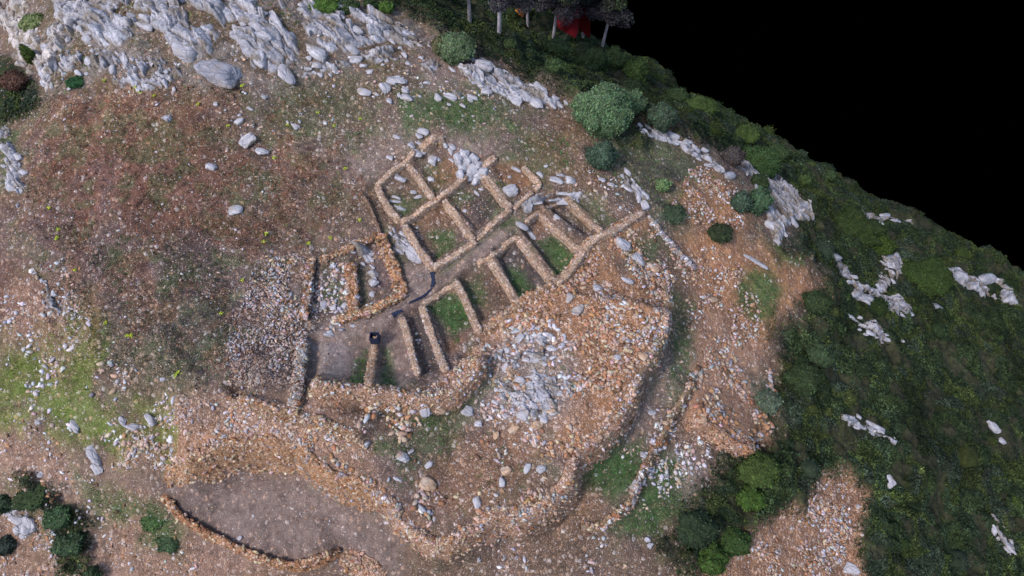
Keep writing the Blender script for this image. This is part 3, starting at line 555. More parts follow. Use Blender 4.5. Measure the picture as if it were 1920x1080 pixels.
# ------------------------------------------------------------ loose rubble, past counting
RUB = [ # density per m2, size range, palette, clump, polygon
(26, .08, .24, 'pgpgtbpgdb', 3, '430,600 490,480 590,480 560,560 600,600 575,640 562,735 430,725'), (16, .1, .32, 'tpogtb', 2, '470,480 600,478 575,600 520,600 500,520'),
(16, .1, .32, 'tpopgwt', 2, '260,800 430,740 560,772 690,832 700,905 560,845 430,830 300,880 200,880'), (20, .12, .4, 'oottpyg', 2.5, '560,770 600,790 690,840 760,985 800,1010 700,915 640,900 570,850'),
(22, .12, .4, 'oottpb', 1.5, '900,630 975,575 1050,535 1110,480 1190,410 1240,440 1300,500 1250,540 1250,620 1190,705 1150,800 1080,855 1070,905 1030,940 940,965 985,920 1040,800 1090,700 1060,600'),
(16, .1, .42, 'wwgptop', 1.6, '895,650 960,590 1030,600 1110,690 1090,780 1010,840 950,810 880,760'), (14, .1, .35, 'wgtpw', 2, '1150,480 1290,500 1240,560 1240,680 1160,650 1120,560'),
(16, .1, .3, 'ttopyw', 1.5, '575,738 700,742 800,756 850,745 900,700 905,640 850,690 800,730 690,728 575,718'), (12, .14, .42, 'twpyo', 3, '690,755 850,758 800,810 720,840 660,790'),
(7, .08, .3, 'tpbow', 3, '830,850 960,760 1030,830 980,930 900,970 830,1000 760,930 720,850'), (12, .12, .42, 'tpbgo', 3, '700,860 780,850 850,960 940,950 850,1010 780,990'),
(9, .08, .3, 'tpwbg', 3, '850,1030 1000,980 1190,1010 1200,1100 760,1100'), (18, .1, .5, 'ootpbg', 2, '1300,690 1440,650 1460,800 1410,855 1300,790'), (14, .1, .34, 'opbtw', 3, '1260,420 1340,430 1420,540 1440,640 1300,690 1280,520'),
(16, .1, .34, 'otpbw', 3, '1300,300 1380,350 1400,430 1330,440 1250,400'), (12, .12, .36, 'wgwtp', 2.5, '1230,790 1300,790 1340,850 1300,900 1210,960 1200,890'), (30, .1, .36, 'oopptwbg', 2, '1380,1050 1500,960 1530,900 1600,900 1600,1000 1560,1100 1350,1100'),
(3.5, .07, .22, 'twpbt', 3, '420,250 690,220 690,350 640,480 450,470 400,360'), (4.2, .05, .19, 'twbpo', 3, '60,200 420,200 430,480 380,740 200,700 40,500'), (10, .1, .34, 'wwgpt', 3, '0,540 110,480 170,600 110,740 0,690'),
(7, .12, .4, 'wwwgpt', 3, '90,620 340,720 330,860 200,860 0,740 0,640'), (8, .12, .4, 'wwpto', 3, '180,780 330,800 320,890 180,870'), (9, .08, .26, 'pwtobw', 3, '0,760 110,820 180,900 300,960 420,1080 -20,1100'), (16, .08, .3, 'wgptob', 3, '0,920 80,960 150,1050 160,1100 -30,1100'),
(12, .1, .34, 'wwgpt', 2.5, '598,490 655,490 660,582 580,595'), (6, .08, .24, 'wgt', 3, '668,470 720,450 750,545 690,580'), (9, .08, .26, 'wgtp', 3, '770,600 790,590 830,680 800,700'), (5, .06, .18, 'twpo', 3, '705,350 830,260 1010,340 960,390 812,490'),
(9, .08, .3, 'twpyo', 3, '640,350 700,300 780,270 770,285 700,340 680,365'), (8, .1, .35, 'wgtpob', 3, '1080,310 1210,350 1220,400 1160,410 1070,370'), (5, .08, .28, 'wgtp', 3, '700,120 880,160 1010,200 900,240 700,230'), (8, .12, .4, 'wwgt', 3, '595,600 640,600 640,625 600,630'),
(4, .08, .28, 'wgtpb', 3, '60,60 800,60 760,180 520,260 80,190'), (3, .05, .14, 'wtp', 3, '300,900 560,890 740,1000 560,1050 430,1030'), (7, .1, .3, 'wgpt', 3, '925,795 1085,790 1200,705 1160,700 1100,780'), (5, .08, .25, 'wtp', 3, '1180,700 1290,640 1250,790 1180,870 1100,880'),
(6, .045, .12, 'tgpbogb', 3, '0,60 700,60 1250,330 1280,500 1380,900 1000,1100 0,1100'),
]
A_ = Acc()
for dn, s0, s1, pal, cl, s in RUB:
    x, y = sample_poly(G3(P(s)), dn * (4.6 if dn >= 12 else 2.6), 0, cl, 1.1)
    if not len(x): continue
    sz = s0 * .75 + (s1 * (.72 if dn >= 14 else .9) - s0 * .75) * rng.uniform(0, 1, len(x)) ** (1.9 if dn >= 14 else 3); A_.add(*stones(np.stack([x, y, Hs(x, y) + sz * .08], 1), sz, palette(pal, len(x)), 1, .6, 1.8))
o = link('rubble', A_.mesh('rubble', M_STONE)); tag(o, 'scattered rubble of broken white, tan and orange stones over the dig and its slopes', 'rubble', kind='stuff')
#==PART4
# ------------------------------------------------------------ bedrock outcrops and boulders
def rock_mesh(L, W, Hh, lvl=3, seed=0, box=.5, ledge=.06, m=None, name='boulder', rough=.3):
    bv, _ = ICO[lvl]; _, bf = ICO[lvl]
    q = np.sign(bv) * np.abs(bv) ** box; rg = np.random.default_rng(seed)
    q = q * (1 + (fbm3(bv * 1.5 + seed, seed, 3) - .5)[:, None] * rough * 1.5)
    pl = rg.normal(0, 1, (7, 3)); pl[:, 2] *= .75; pl /= np.linalg.norm(pl, axis=1)[:, None]; pd = rg.uniform(.55, 1.0, 7)
    q = q / np.maximum(1, (q @ pl.T / pd).max(1))[:, None]
    q = q * np.array([L, W, Hh]) * .5
    lay = q[:, 1] * 3.0 / max(.45, W) + fbm3(q * 2.2 + seed, 3, 2) * 3.0; gr = np.abs((lay % 1) - .5) * 2
    sc = max(.2, min(L, W)); nrm = bv
    q = q - nrm * (np.clip(1 - gr * 3.2, 0, 1) * ledge * min(1, sc))[:, None] * 1.1
    q = q + nrm * ((fbm3(q * (2.6 / sc ** .5) + 11, seed, 3) - .5) * .16 * sc)[:, None]
    return mesh_np(name, q, bf, None, m or M_LIME, lvl >= 4)
ROCKXY = []
def put_rock(name, u, v, Lp, Wp, ang, h=None, m=None, parent=None, sink=.28, tilt=0, lvl=3, box=.5, rough=.3):
    a = R(ang); dx, dy = math.cos(a) * Lp / 2, math.sin(a) * Lp / 2            # ang: survey picture, clockwise from right
    q = G3([(u, v), (u - dx, v - dy), (u + dx, v + dy)]); c = q[0]; e = q[2] - q[1]; L = max(.12, min(np.linalg.norm(e), Lp / ppm(c) * 1.3)); W = Wp / ppm(c) * 1.05
    hh = h if h else min(L, W) * rng.uniform(.42, .62)
    o = link(name, rock_mesh(L, W, hh, lvl, int(rng.integers(1, 9999)), box, .06, m, name, rough), parent)
    th = math.atan2(e[1], e[0]); sl_ = math.atan2(Hs(*(c[:2] + e[:2] / 2)) - Hs(*(c[:2] - e[:2] / 2)), np.linalg.norm(e[:2])) * .8
    o.rotation_euler = Matrix.LocRotScale(None, (Matrix.Rotation(th, 3, 'Z') @ Matrix.Rotation(-float(sl_), 3, 'Y') @ Matrix.Rotation(rng.normal(0, .12) + tilt, 3, 'X')).to_quaternion(), None).to_euler()
    ROCKXY.append((c[0], c[1], max(L, W) * .4))
    base = Vector((c[0], c[1], float(Hs(c[0], c[1])) + hh * (.5 - sink)))
    o.location = base - (parent.location if parent else Vector((0, 0, 0))); return o
BED = 'limestone outcrops around the hilltop'
EXCL = []
def voro(x, y, s):
    xf, yf = np.floor(x), np.floor(y); f1 = np.full(x.shape, 9.); f2 = f1.copy(); cx = np.zeros(x.shape); cy = cx.copy(); cid = cx.copy(); z0 = np.zeros(x.shape)
    for i in (-1, 0, 1):
        for j in (-1, 0, 1):
            a, b = xf + i, yf + j; px = a + .5 + (_h(a, b, z0, s) - .5) * .9; py = b + .5 + (_h(a, b, z0, s + 1) - .5) * .9; d = np.hypot(x - px, y - py); m = d < f1
            f2 = np.where(m, f1, np.minimum(f2, d)); f1 = np.where(m, d, f1); cx = np.where(m, x - px, cx); cy = np.where(m, y - py, cy); cid = np.where(m, _h(a, b, z0, s + 2), cid)
    return f1, f2, cx, cy, cid
def bedrock(poly, ang, parent, seed, dens=.62, size=.9, m=None, amp=.34):
    q = G3(poly); pp = q[:, :2]; lo, hi = pp.min(0) - .3, pp.max(0) + .3; st = max(.05, min(.085, math.sqrt((hi - lo).prod() / 90000)))
    xs = np.arange(lo[0], hi[0], st); ys = np.arange(lo[1], hi[1], st); X, Y = np.meshgrid(xs, ys)
    c = np.mean(poly, 0); a = R(ang); e = G3([(c[0] - 20 * math.cos(a), c[1] - 20 * math.sin(a)), (c[0] + 20 * math.cos(a), c[1] + 20 * math.sin(a))]); e = (e[1] - e[0])[:2]; th = math.atan2(e[1], e[0])
    wx = X + (fbm2(X * .8, Y * .8, seed, 3) - .5) * .9; wy = Y + (fbm2(X * .8 + 7, Y * .8, seed + 2, 3) - .5) * .9
    u = wx * math.cos(th) + wy * math.sin(th); v = -wx * math.sin(th) + wy * math.cos(th)
    f1, f2, cx, cy, cid = voro(u / (1.25 * size), v / (.52 * size), seed); g1_, g2_, dx, dy, did = voro(u / (.55 * size), v / (.2 * size), seed + 9)
    n = fbm2(X * .7, Y * .7, seed + 4, 3); pres = (cid * .30 + n * 1.0 < dens * .98 + .07).astype(float)
    crack = sstep((f2 - f1) / .07); cr2 = sstep((g2_ - g1_) / .08)
    z = (.25 + .75 * ((cid * 7.3) % 1)) * amp + cx * .10 * (((cid * 13.7) % 1) - .3) * 2 - cy * .55 * amp * 2 * (.3 + (cid * 5.1) % 1) + (did - .5) * .12
    z = z * (.45 + .55 * crack) * (.8 + .2 * cr2) + (fbm2(X * 9, Y * 9, seed + 5, 3) - .5) * .07 + (fbm2(u * 2, v * 9, seed + 6, 3) - .5) * .10
    edge = polymask([tuple(k) for k in pp], .5, X, Y, .35); Z = np.where(pres > 0, z, -.3) * edge - (1 - edge) * .35 - (1 - crack) * .16
    for _ in range(0): Z[1:-1, 1:-1] = Z[1:-1, 1:-1] * .6 + .1 * (Z[:-2, 1:-1] + Z[2:, 1:-1] + Z[1:-1, :-2] + Z[1:-1, 2:])
    ZZ = Hs(X, Y) + Z; nj, ni = X.shape; ix = np.arange(nj * ni).reshape(nj, ni); F = np.stack([ix[:-1, :-1], ix[:-1, 1:], ix[1:, 1:], ix[1:, :-1]], -1).reshape(-1, 4); keep = (Z > -.12).ravel()[F].any(1); F = F[keep]
    V = np.stack([X, Y, ZZ], -1).reshape(-1, 3); used = np.zeros(len(V), bool); used[F.ravel()] = True; rm = np.cumsum(used) - 1; V = V[used] - np.array(parent.location); F = rm[F]
    if len(F) == 0: return
    lt = np.array((.43, .43, .485)) if m is None else np.array((.50, .465, .46)); so_ = np.array((.16, .125, .085))
    k = np.clip(.42 + .75 * fbm2(u * .9, v * 2.6, seed + 7, 4) + (did - .5) * .3 + (cid - .5) * .25, .3, 1.25); dirt = sstep((fbm2(X * 1.5, Y * 1.5, seed + 8, 4) - .56) * 9) * .65
    cc = lt * k[..., None]; dd = np.maximum(dirt, 1 - sstep((Z + .02) / .10)); cc = cc * (1 - dd[..., None]) + so_ * dd[..., None]
    o = link('bedrock', mesh_np('bedrock', V, F, cc.reshape(-1, 3)[used], M_BED, False), parent); return o
def outcrop(label, s, n, Lr, ang, ratio=(.3, .5), m=None, hr=(.35, .7), jit=10, fill=.9, group=BED, box=.5):
    poly = P(s); pp = np.array(poly); lo, hi = pp.min(0), pp.max(0); c0 = g1(*pp.mean(0)); e = link('limestone_outcrop', None, loc=Vector(c0)); tag(e, label, 'outcrop', group)
    EXCL.append([(pu * .86 + c_[0] * .14, pv * .86 + c_[1] * .14) for pu, pv in poly for c_ in [pp.mean(0)]])
    bedrock(poly, ang, e, int(rng.integers(1, 900)), dens=min(.8, .62 / max(.75, fill)), size=float(np.clip((Lr[0] + Lr[1]) / 2 / 34, .4, 1.3)), m=m, amp=.34 if Lr[1] > 40 else .24)
    n = int(n * (.22 if Lr[1] > 46 else .5)); pl = []; tries = 0
    while len(pl) < n and tries < 6000:
        tries += 1; u, v = rng.uniform(lo[0], hi[0]), rng.uniform(lo[1], hi[1])
        if not inpoly(np.array([u]), np.array([v]), poly)[0]: continue
        L = Lr[0] + (Lr[1] - Lr[0]) * rng.uniform() ** 1.6 * (1 - len(pl) / n * .6); L *= .95; W = L * min(.85, 1.32 * rng.uniform(*ratio)); a = ang + rng.normal(0, jit + 5); ca, sa = math.cos(R(a)), math.sin(R(a)); ok = True
        for (pu, pv, pL, pW) in pl:
            du, dv = u - pu, v - pv; x = du * ca + dv * sa; y = -du * sa + dv * ca
            if (x / ((L + pL) * .5)) ** 2 + (y / ((W + pW) * .5)) ** 2 < fill ** 2: ok = False; break
        if not ok: continue
        pl.append((u, v, L, W)); sc = ppm(g1(u, v)); put_rock('slab', u, v, L, W, a, max(.14, W / sc * rng.uniform(*hr) * 1.15), m, e, .36, rng.normal(0, .15), 3, box)
    return e
outcrop('mossy stepped cliff of big rounded blocks at the far top left corner', '-20,-20 50,-10 78,60 78,110 60,150 25,110 8,60 -10,30', 22, (30, 75), 55, (.4, .6), M_MOSS, (.6, .9), 12, .7)
outcrop('long ribbed buttress of pale rock right of the green hollow at the left cliff', '75,150 90,60 120,20 140,60 110,110 100,160 85,180', 26, (16, 46), 75, (.3, .5), M_LIME, (.4, .7), 12, .72)
outcrop('tilted pale slabs at the top edge just right of the grassy hollow', '85,-20 240,-20 262,60 230,90 160,85 120,60', 44, (18, 62), 42, (.28, .45), None, (.4, .7), 8, .8)
outcrop('small pale blocks among brown herbs below the top left slabs', '110,95 220,95 350,120 345,165 260,180 200,145 110,140', 44, (9, 28), 50, (.45, .7), None, (.4, .7), 20, 1.0)
outcrop('massive jointed slabs at the top edge above the broad flat grey rock', '245,-20 410,-20 430,40 400,112 340,108 290,70 262,50', 62, (20, 80), 42, (.3, .48), None, (.4, .7), 7, .72)
outcrop('parallel striped ledges right of the broad flat grey rock', '410,-20 540,-20 560,60 565,130 520,150 470,125 440,90 425,40', 76, (18, 78), 40, (.26, .42), None, (.4, .7), 6, .7)
outcrop('ledges and blocks at the top edge left of the dark green slope', '545,-15 600,-5 690,20 770,55 812,75 800,96 740,82 660,100 590,110 570,70', 90, (14, 58), 33, (.3, .45), None, (.4, .7), 9, .72)
outcrop('low broken ledges below the striped ledges, fading into brown herbs', '570,110 660,100 730,85 800,100 780,120 690,125 640,140 560,150', 40, (10, 34), 30, (.35, .5), None, (.35, .6), 10, .9)
outcrop('elongated loose slabs on the slope below the large round bush at the summit edge', '690,135 830,110 880,150 940,190 870,200 780,190 700,190', 34, (10, 34), 28, (.38, .55), None, (.35, .6), 10, 1.5)
outcrop('pale crest with yellow lichen between the summit bush and the big round tree', '855,130 890,112 925,118 960,145 1000,160 1040,185 1078,200 1000,198 940,180 900,165', 62, (14, 46), 33, (.35, .5), None, (.4, .8), 8, .72)
outcrop('thin pale crest right of the big round tree', '1195,232 1230,240 1290,262 1330,290 1368,330 1352,336 1310,300 1260,268 1200,250', 40, (14, 40), 32, (.3, .5), None, (.4, .8), 8, .75)
outcrop('ribbed pale cliff running down behind the twin round bushes', '1383,302 1410,300 1450,325 1490,355 1525,395 1525,415 1490,420 1460,460 1440,440 1430,380 1400,330', 70, (16, 60), 52, (.25, .42), None, (.4, .9), 10, .7)
outcrop('chain of pale rocks in the dark bushes below the ribbed cliff', '1552,474 1575,480 1610,530 1650,545 1720,585 1700,600 1640,580 1600,560 1570,510', 36, (14, 40), 35, (.35, .5), None, (.4, .8), 12, .8)
outcrop('large pale rock spine near the right edge of the picture, close to the dark rim', '1758,502 1800,505 1870,522 1905,552 1912,580 1880,568 1820,545 1770,520', 26, (20, 56), 25, (.4, .6), None, (.5, .9), 12, .7)
outcrop('broken pale slope of flat stones in the dark bushes, right of the orange gravel slope', '1590,590 1630,600 1680,640 1700,640 1660,650 1610,620', 18, (10, 28), 35, (.35, .5), None, (.4, .7), 12, .9)
outcrop('striped pale bedrock between the orange floored room and the lower row of rooms', '965,388 1000,368 1050,362 1098,356 1105,375 1070,378 1040,385 985,396', 26, (26, 70), -8, (.16, .26), None, (.3, .5), 4, .6, box=.5)
outcrop('blue grey boulders filling the gap in the long cross wall', '848,298 872,288 905,312 908,336 884,346 866,334', 26, (20, 34), 35, (.6, .8), None, (.7, 1.0), 20, .62)
outcrop('pale jagged slabs beside the topmost corner wall', '826,266 838,262 868,290 862,303 848,305', 9, (14, 36), 50, (.35, .5), None, (.3, .5), 8, .65)
outcrop('flat pale slabs left of the topmost stub of wall', '765,285 780,258 800,262 800,280 785,292', 8, (12, 24), 35, (.5, .7), None, (.3, .5), 20, .75)
outcrop('ribbed pale slabs across the middle slab filled room', '652,452 690,450 695,470 700,490 715,520 700,528 680,500 660,478', 24, (14, 44), 42, (.25, .4), None, (.35, .6), 6, .7)
outcrop('ribbed pale rock between the orange wall and the upper block', '728,430 750,432 775,450 792,480 788,495 765,485 740,465', 22, (12, 34), 48, (.35, .5), None, (.35, .6), 10, .72)
outcrop('lower tangle of white slabs in the hollow of the ring wall', '915,745 940,712 975,722 1000,688 1030,705 1062,702 1082,735 1050,752 1058,785 1010,782 1000,808 965,770 940,785', 60, (9, 28), 25, (.4, .6), None, (.4, .7), 25, .95)
outcrop('upper broken white bedrock below the ends of the rooms', '925,662 950,640 985,655 1000,622 1035,630 1045,665 1015,690 985,676 955,700', 40, (9, 26), 20, (.4, .6), None, (.4, .7), 25, 1.05)
outcrop('pale stones crowning the summit end of the line of weathered stones', '1160,325 1180,322 1225,375 1215,392 1190,370 1168,350', 20, (12, 36), 48, (.3, .45), None, (.35, .6), 8, .75)
outcrop('white blocks at the lower left corner of the picture', '8,940 35,935 60,970 70,1000 50,1025 30,1010 15,970', 16, (14, 36), 60, (.5, .75), None, (.5, .8), 20, .75)
outcrop('cluster of pale flakes along the left edge of the picture', '-10,240 12,235 45,300 50,345 35,390 5,340', 22, (10, 30), 75, (.4, .6), None, (.4, .7), 15, .9)
outcrop('pale stony patch near the left edge above the lime green herbs', '75,520 120,520 130,575 105,600 80,570', 18, (8, 24), 65, (.4, .6), None, (.3, .5), 20, .9)
outcrop('long bluish ledge in the dark scrub at the middle of the right slope', '1575,772 1600,775 1650,800 1690,830 1680,838 1630,812 1590,800', 8, (12, 40), 30, (.3, .5), None, (.4, .7), 8, .8)
outcrop('low flat ledges in the scrub just under the rim, right of the ribbed cliff', '1600,395 1640,400 1700,412 1720,425 1660,425 1610,410', 8, (12, 40), 15, (.2, .4), None, (.3, .5), 8, .9)
outcrop('pale ledges on the slope between the big dark bush and the broad bush', '1640,465 1690,480 1700,500 1660,560 1640,540 1655,500', 12, (12, 40), 40, (.3, .4), None, (.3, .5), 12, .9)
outcrop('thin bluish ledges near the lower right corner', '1850,960 1880,980 1905,1035 1895,1045 1860,1000', 8, (10, 30), 55, (.3, .4), None, (.3, .5), 12, .9)
# boulders: picture position, length, width, angle, material, label
LB = 'loose boulders lying on the hill'
BOULD = [(416,139,92,52,20,'G','broad flat grey rock below the massive slabs at the top'),(466,265,32,22,-35,'L','pale boulder with lichen, upper one of a pair on the brown slope'),(493,286,26,16,15,'L','flat pale boulder, lower one of a pair on the brown slope'),(396,315,20,17,30,'L','small white boulder alone on the red brown slope'),(443,396,26,18,10,'L','white boulder alone above the dark stone heap'),(314,223,17,17,20,'L','round white boulder alone on the upper brown slope'),(555,238,20,12,50,'L','pale boulder left of the pale footpath'),(405,195,10,10,0,'L','tiny white boulder under the broad flat grey rock'),(450,228,20,13,-40,'L','pale boulder above the pair on the brown slope'),(495,182,14,9,30,'L','small pale boulder right of the broad flat rock, upper one'),(470,205,15,9,20,'L','small pale boulder under the striped ledges'),
(132,165,15,12,-60,'L','pale stone beneath the green cushion at the left cliff'),(288,150,12,9,30,'L','pale stone under the small blocks at the top left'),(236,114,26,14,60,'L','curved pale rock left of the small blocks'),
(843,110,28,16,15,'L','rounded pale boulder beside the footpath below the summit bush'),(745,152,36,17,25,'L','long pale slab on the green slope, uppermost of three'),(722,165,24,18,50,'L','pale block left of the long slab on the green slope'),(684,174,28,13,20,'L','pale slab at the left end of the green slope'),(765,185,30,14,20,'L','pale slab on the green slope, lowest of three'),
(846,184,26,14,25,'L','pale slab on the green slope right of the pale footpath'),(886,182,24,9,22,'L','thin pale slab on the green slope, right one'),(970,184,20,13,25,'L','bluish slab under the lichened crest'),
(812,301,24,16,35,'L','split white boulder inside the second uppermost room'),(823,300,10,7,50,'L','small white stone touching the split white boulder'),(809,337,16,10,20,'L','pale stones in the second uppermost room near the cross wall'),(752,337,24,12,20,'L','white boulder inside the uppermost left room, highest one'),(742,326,13,8,35,'L','small pale stone at the head of the uppermost left room'),(743,370,18,6,18,'L','thin pale slab in the uppermost left room, upper of two'),(742,378,28,6,8,'L','thin pale slab in the uppermost left room, lower of two'),(751,392,24,9,8,'L','long pale slab at the foot of the uppermost left room'),(776,360,12,8,25,'L','pale stone in the uppermost left room beside the dividing wall'),(784,371,16,8,-20,'L','cracked pale stone in the uppermost left room near the cross wall'),
(732,297,16,10,30,'L','white stone outside the long wall at the top left of the ruins'),(744,257,18,9,20,'L','pale stone on the line of stones above the footpath'),(793,247,22,12,20,'L','bluish stone above the topmost stub of wall'),(786,256,16,11,50,'L','pale pointed stone beside the topmost stub of wall'),
(957,360,30,24,-20,'L','big rounded white boulder at the end of the wide double wall'),(968,318,22,7,25,'L','thin pale slab on the orange floor'),(955,332,8,6,0,'L','tiny white stone on the orange floor'),(894,363,16,6,50,'L','thin pale stone on the dark room floor'),(902,356,12,6,5,'L','flat pale stone on the dark room floor, near the wide wall'),(872,396,11,7,20,'L','white stone on the dark soil of the darkest upper room'),
(1013,327,18,9,30,'L','pale slab beside the curved corner wall'),(1044,338,26,13,20,'L','striped white boulder right of the curved corner wall, left one'),(1068,338,24,16,20,'L','striped white boulder right of the curved corner wall, right one'),(1052,329,16,7,10,'L','small white slab above the two striped boulders'),(1024,312,9,6,10,'L','small white stone above the curved corner wall'),(1128,338,14,9,20,'L','pale stone below the small dark green bush'),(1146,347,14,8,20,'L','pale stone left of the summit line of stones'),
(978,424,30,10,35,'L','bluish plank shaped slab lying across the alley, upper half'),(998,442,34,10,58,'L','bluish plank shaped slab lying across the alley, lower half'),(1000,414,9,7,10,'L','white stone near the bluish plank shaped slab'),(1025,430,6,6,0,'L','tiny white stone on the bare floor of the green floored room'),(1045,408,14,8,30,'L','pale stone at the head of the narrow right hand room'),
(774,478,44,26,55,'L','large white boulder beside the upper block, above the alley'),(700,530,22,16,-20,'L','pointed white boulder in the middle slab filled room'),(697,552,14,10,80,'L','small white stone below the pointed white boulder'),(609,574,18,13,80,'L','white block on the floor of the left stony room, left one'),(626,577,14,12,0,'L','white block on the floor of the left stony room, middle one'),(646,575,14,13,-50,'L','white block on the floor of the left stony room, right one'),(589,575,14,9,-30,'W','tan block on the floor of the left stony room'),(617,628,20,9,15,'L','curved white stone below the left stony room'),(662,611,10,7,-10,'L','white stone on the grass above the grey room'),
(877,771,24,18,20,'L','bluish boulder below the lower ends of the rooms, right one'),(897,794,18,15,10,'L','bluish boulder below the first, alone on brown soil'),(797,772,18,20,70,'L','grey boulder at the foot of the curved rubble wall'),(825,768,20,16,20,'W','tan boulder at the foot of the curved rubble wall'),(757,858,22,18,10,'L','white boulder on dark grass inside the ring wall'),(771,847,13,8,-20,'L','small white stone above the white boulder on dark grass'),(804,871,18,12,-30,'L','pale pointed stone on dark grass'),(688,832,16,15,-60,'L','pale stone at the head of the ravine'),(802,911,30,26,40,'W','big pink boulder inside the ring wall'),(895,942,24,15,70,'L','white upright boulder just inside the lowest bend'),(950,882,20,17,-30,'W','tan boulder above the ring wall, upper one'),(940,903,22,13,80,'L','pale boulder above the ring wall, lower one'),(988,880,24,11,-70,'L','bluish boulder on the crest of the ring wall, left one'),(1014,880,20,15,-10,'L','bluish boulder on the crest of the ring wall, right one'),(931,817,13,14,60,'W','yellowish stone on the brown soil of the hollow'),(742,998,14,9,0,'W','pink stone on the trodden terrace near the lowest tip'),(745,899,20,9,25,'L','grey stone above the orange wall at the ravine'),
(1083,582,20,26,10,'M','round grey boulder standing out of the orange rubble mound'),(1068,560,14,20,10,'M','mossy tan boulder just above the round grey boulder'),(1122,540,18,15,0,'L','dark bluish boulder on top of the rubble mound'),(1175,526,26,11,30,'L','long white slab on the rubble mound'),(1167,460,30,24,35,'L','striped blue white boulder near the upper end of the rubble bank'),(1197,486,28,18,40,'L','rounded blue white boulder under the striped one'),(1225,505,26,16,30,'W','tan slab at the right of the rubble mound'),(1158,670,16,13,30,'L','white boulder at the foot of the rubble mound, left one'),(1206,668,22,16,40,'W','pink white boulder at the foot of the rubble mound, right one'),(968,622,28,9,-12,'L','white long block below the bright green room, upper one'),(974,634,20,15,-40,'L','white block below the bright green room, lower one'),(1014,636,16,15,20,'L','white block left of the orange gully'),(958,696,20,20,40,'W','pale pink boulder at the top of the white slab patch'),(1013,671,22,11,0,'L','white slab above the white slab patch'),(974,711,20,14,0,'L','white rounded block in the white slab patch'),
(1033,770,17,13,-10,'W','cream boulder at the lower edge of the white slab patch'),(1007,797,20,22,40,'W','orange white boulder at the lower point of the white slab patch'),(965,805,24,18,-50,'W','pink slab below the white slab patch'),(1022,786,18,17,20,'L','bluish boulder at the lower right of the white slab patch'),
(1221,773,18,10,-5,'L','white and orange stone alone on brown soil right of the ring wall'),(1192,912,26,18,-60,'L','large pale boulder in the broken wall between the grass patches'),(1206,854,16,11,20,'L','white stone beside the upper grass patch'),(1232,841,15,11,20,'L','pale stone at the bend of the broken wall'),(1316,785,20,20,10,'W','large tan boulder at the foot of the orange slope'),(1337,563,22,13,15,'W','tan boulder on the gravel slope above the stony path'),(1130,985,16,20,-30,'L','pale block at the lower end of the broken wall'),(1220,1022,14,12,-30,'L','white stone at the edge of the dark bushes at the bottom'),(1213,1012,12,10,10,'L','small white stone left of the dark bushes at the bottom'),
(178,855,42,20,58,'L','large split white rock at the left end of the trodden terrace'),(183,878,26,17,60,'L','lower half of the large split white rock'),(142,800,30,12,55,'L','long pale slab in the lime green herbs'),(250,800,34,14,15,'L','white slab above the terraces at the lower left'),(232,790,20,11,50,'L','small white slab beside the lime green herbs'),(283,788,26,16,50,'L','grey slab above the orange terrace'),(72,792,14,9,30,'L','bluish stone at the edge of the lime green herbs'),(342,895,18,9,10,'W','cream stone at the mouth of the trodden terrace'),(76,890,13,10,10,'L','white stone on the lower left path'),(450,1010,12,9,-30,'L','white stone on the trodden terrace by the narrow wall'),(475,968,6,7,0,'L','tiny white stone in the middle of the trodden terrace'),(55,985,34,28,60,'L','largest white rock in the lower left corner'),
(1632,625,18,10,25,'L','pale rock alone in the dark bushes, highest on the right slope'),(1617,420,24,16,35,'L','small pale rock near the dark rim, below the ribbed cliff'),(1670,482,30,10,8,'L','flat pale rock in the dark bushes of the upper right slope'),(1755,574,30,12,20,'L','pale rock left of the large rock spine'),(1595,785,38,12,35,'L','bluish rock in the dark bushes, middle of the right slope'),(1640,800,46,14,35,'L','long bluish rock beside the dark hollow on the right slope'),(1860,800,34,20,50,'L','rounded bluish rock near the right edge of the picture'),(1875,825,30,12,40,'L','lower ledge of the rounded bluish rock near the right edge'),(1668,902,34,18,70,'L','upright bluish rock in the dark bushes of the lower right slope'),(1595,1068,36,22,20,'L','bluish rock at the bottom edge below the gravel tongue'),(1895,1028,26,10,50,'L','thin bluish rock at the lower right corner'),(1608,950,8,10,0,'L','small bright white stone on the gravel tongue'),(1415,490,54,8,35,'L','long thin pale ledge in the orange gravel slope'),(1440,380,10,10,0,'L','small pale stone under the twin round bushes')]
for u, v, L, Wd, an, mk, lb in BOULD:
    big = min(L, Wd) > 15
    o = put_rock('boulder', u, v, L * 1.05, Wd * 1.05, an, None if L < 80 else .6, dict(G=M_GREY, L=M_LIME, W=M_WARM, M=M_MOSS)[mk], None, .3 if L < 80 else .34, 0, 4 if big else 3, .62, .3)
    tag(o, lb, 'boulder', LB)
#==PART5
# ------------------------------------------------------------ vegetation
def leaves(ctr, out, size, colr, flat=.6):
    """one small four cornered leaf face per point, turned roughly outward"""
    n = len(ctr); r1 = rng.normal(0, 1, (n, 3)); nn = out * flat + r1 * (1 - flat) * .9; nn /= np.linalg.norm(nn, axis=1)[:, None] + 1e-9
    a = np.cross(nn, rng.normal(0, 1, (n, 3))); a /= np.linalg.norm(a, axis=1)[:, None] + 1e-9; b_ = np.cross(nn, a); s_ = (size * rng.uniform(.6, 1.4, n))[:, None]
    V = np.stack([ctr - a * s_ , ctr - b_ * s_ * .5, ctr + a * s_, ctr + b_ * s_ * .5], 1).reshape(-1, 3)
    F = np.arange(n * 4).reshape(n, 4); F = np.concatenate([F[:, [0, 1, 2]], F[:, [0, 2, 3]]]); return V, F, np.repeat(colr, 4, 0)
def jit(c, n, k=.3): return np.clip(np.array(c) * (1 + rng.normal(0, k, (n, 1))) * (1 + rng.normal(0, .1, (n, 3))), .004, .6)
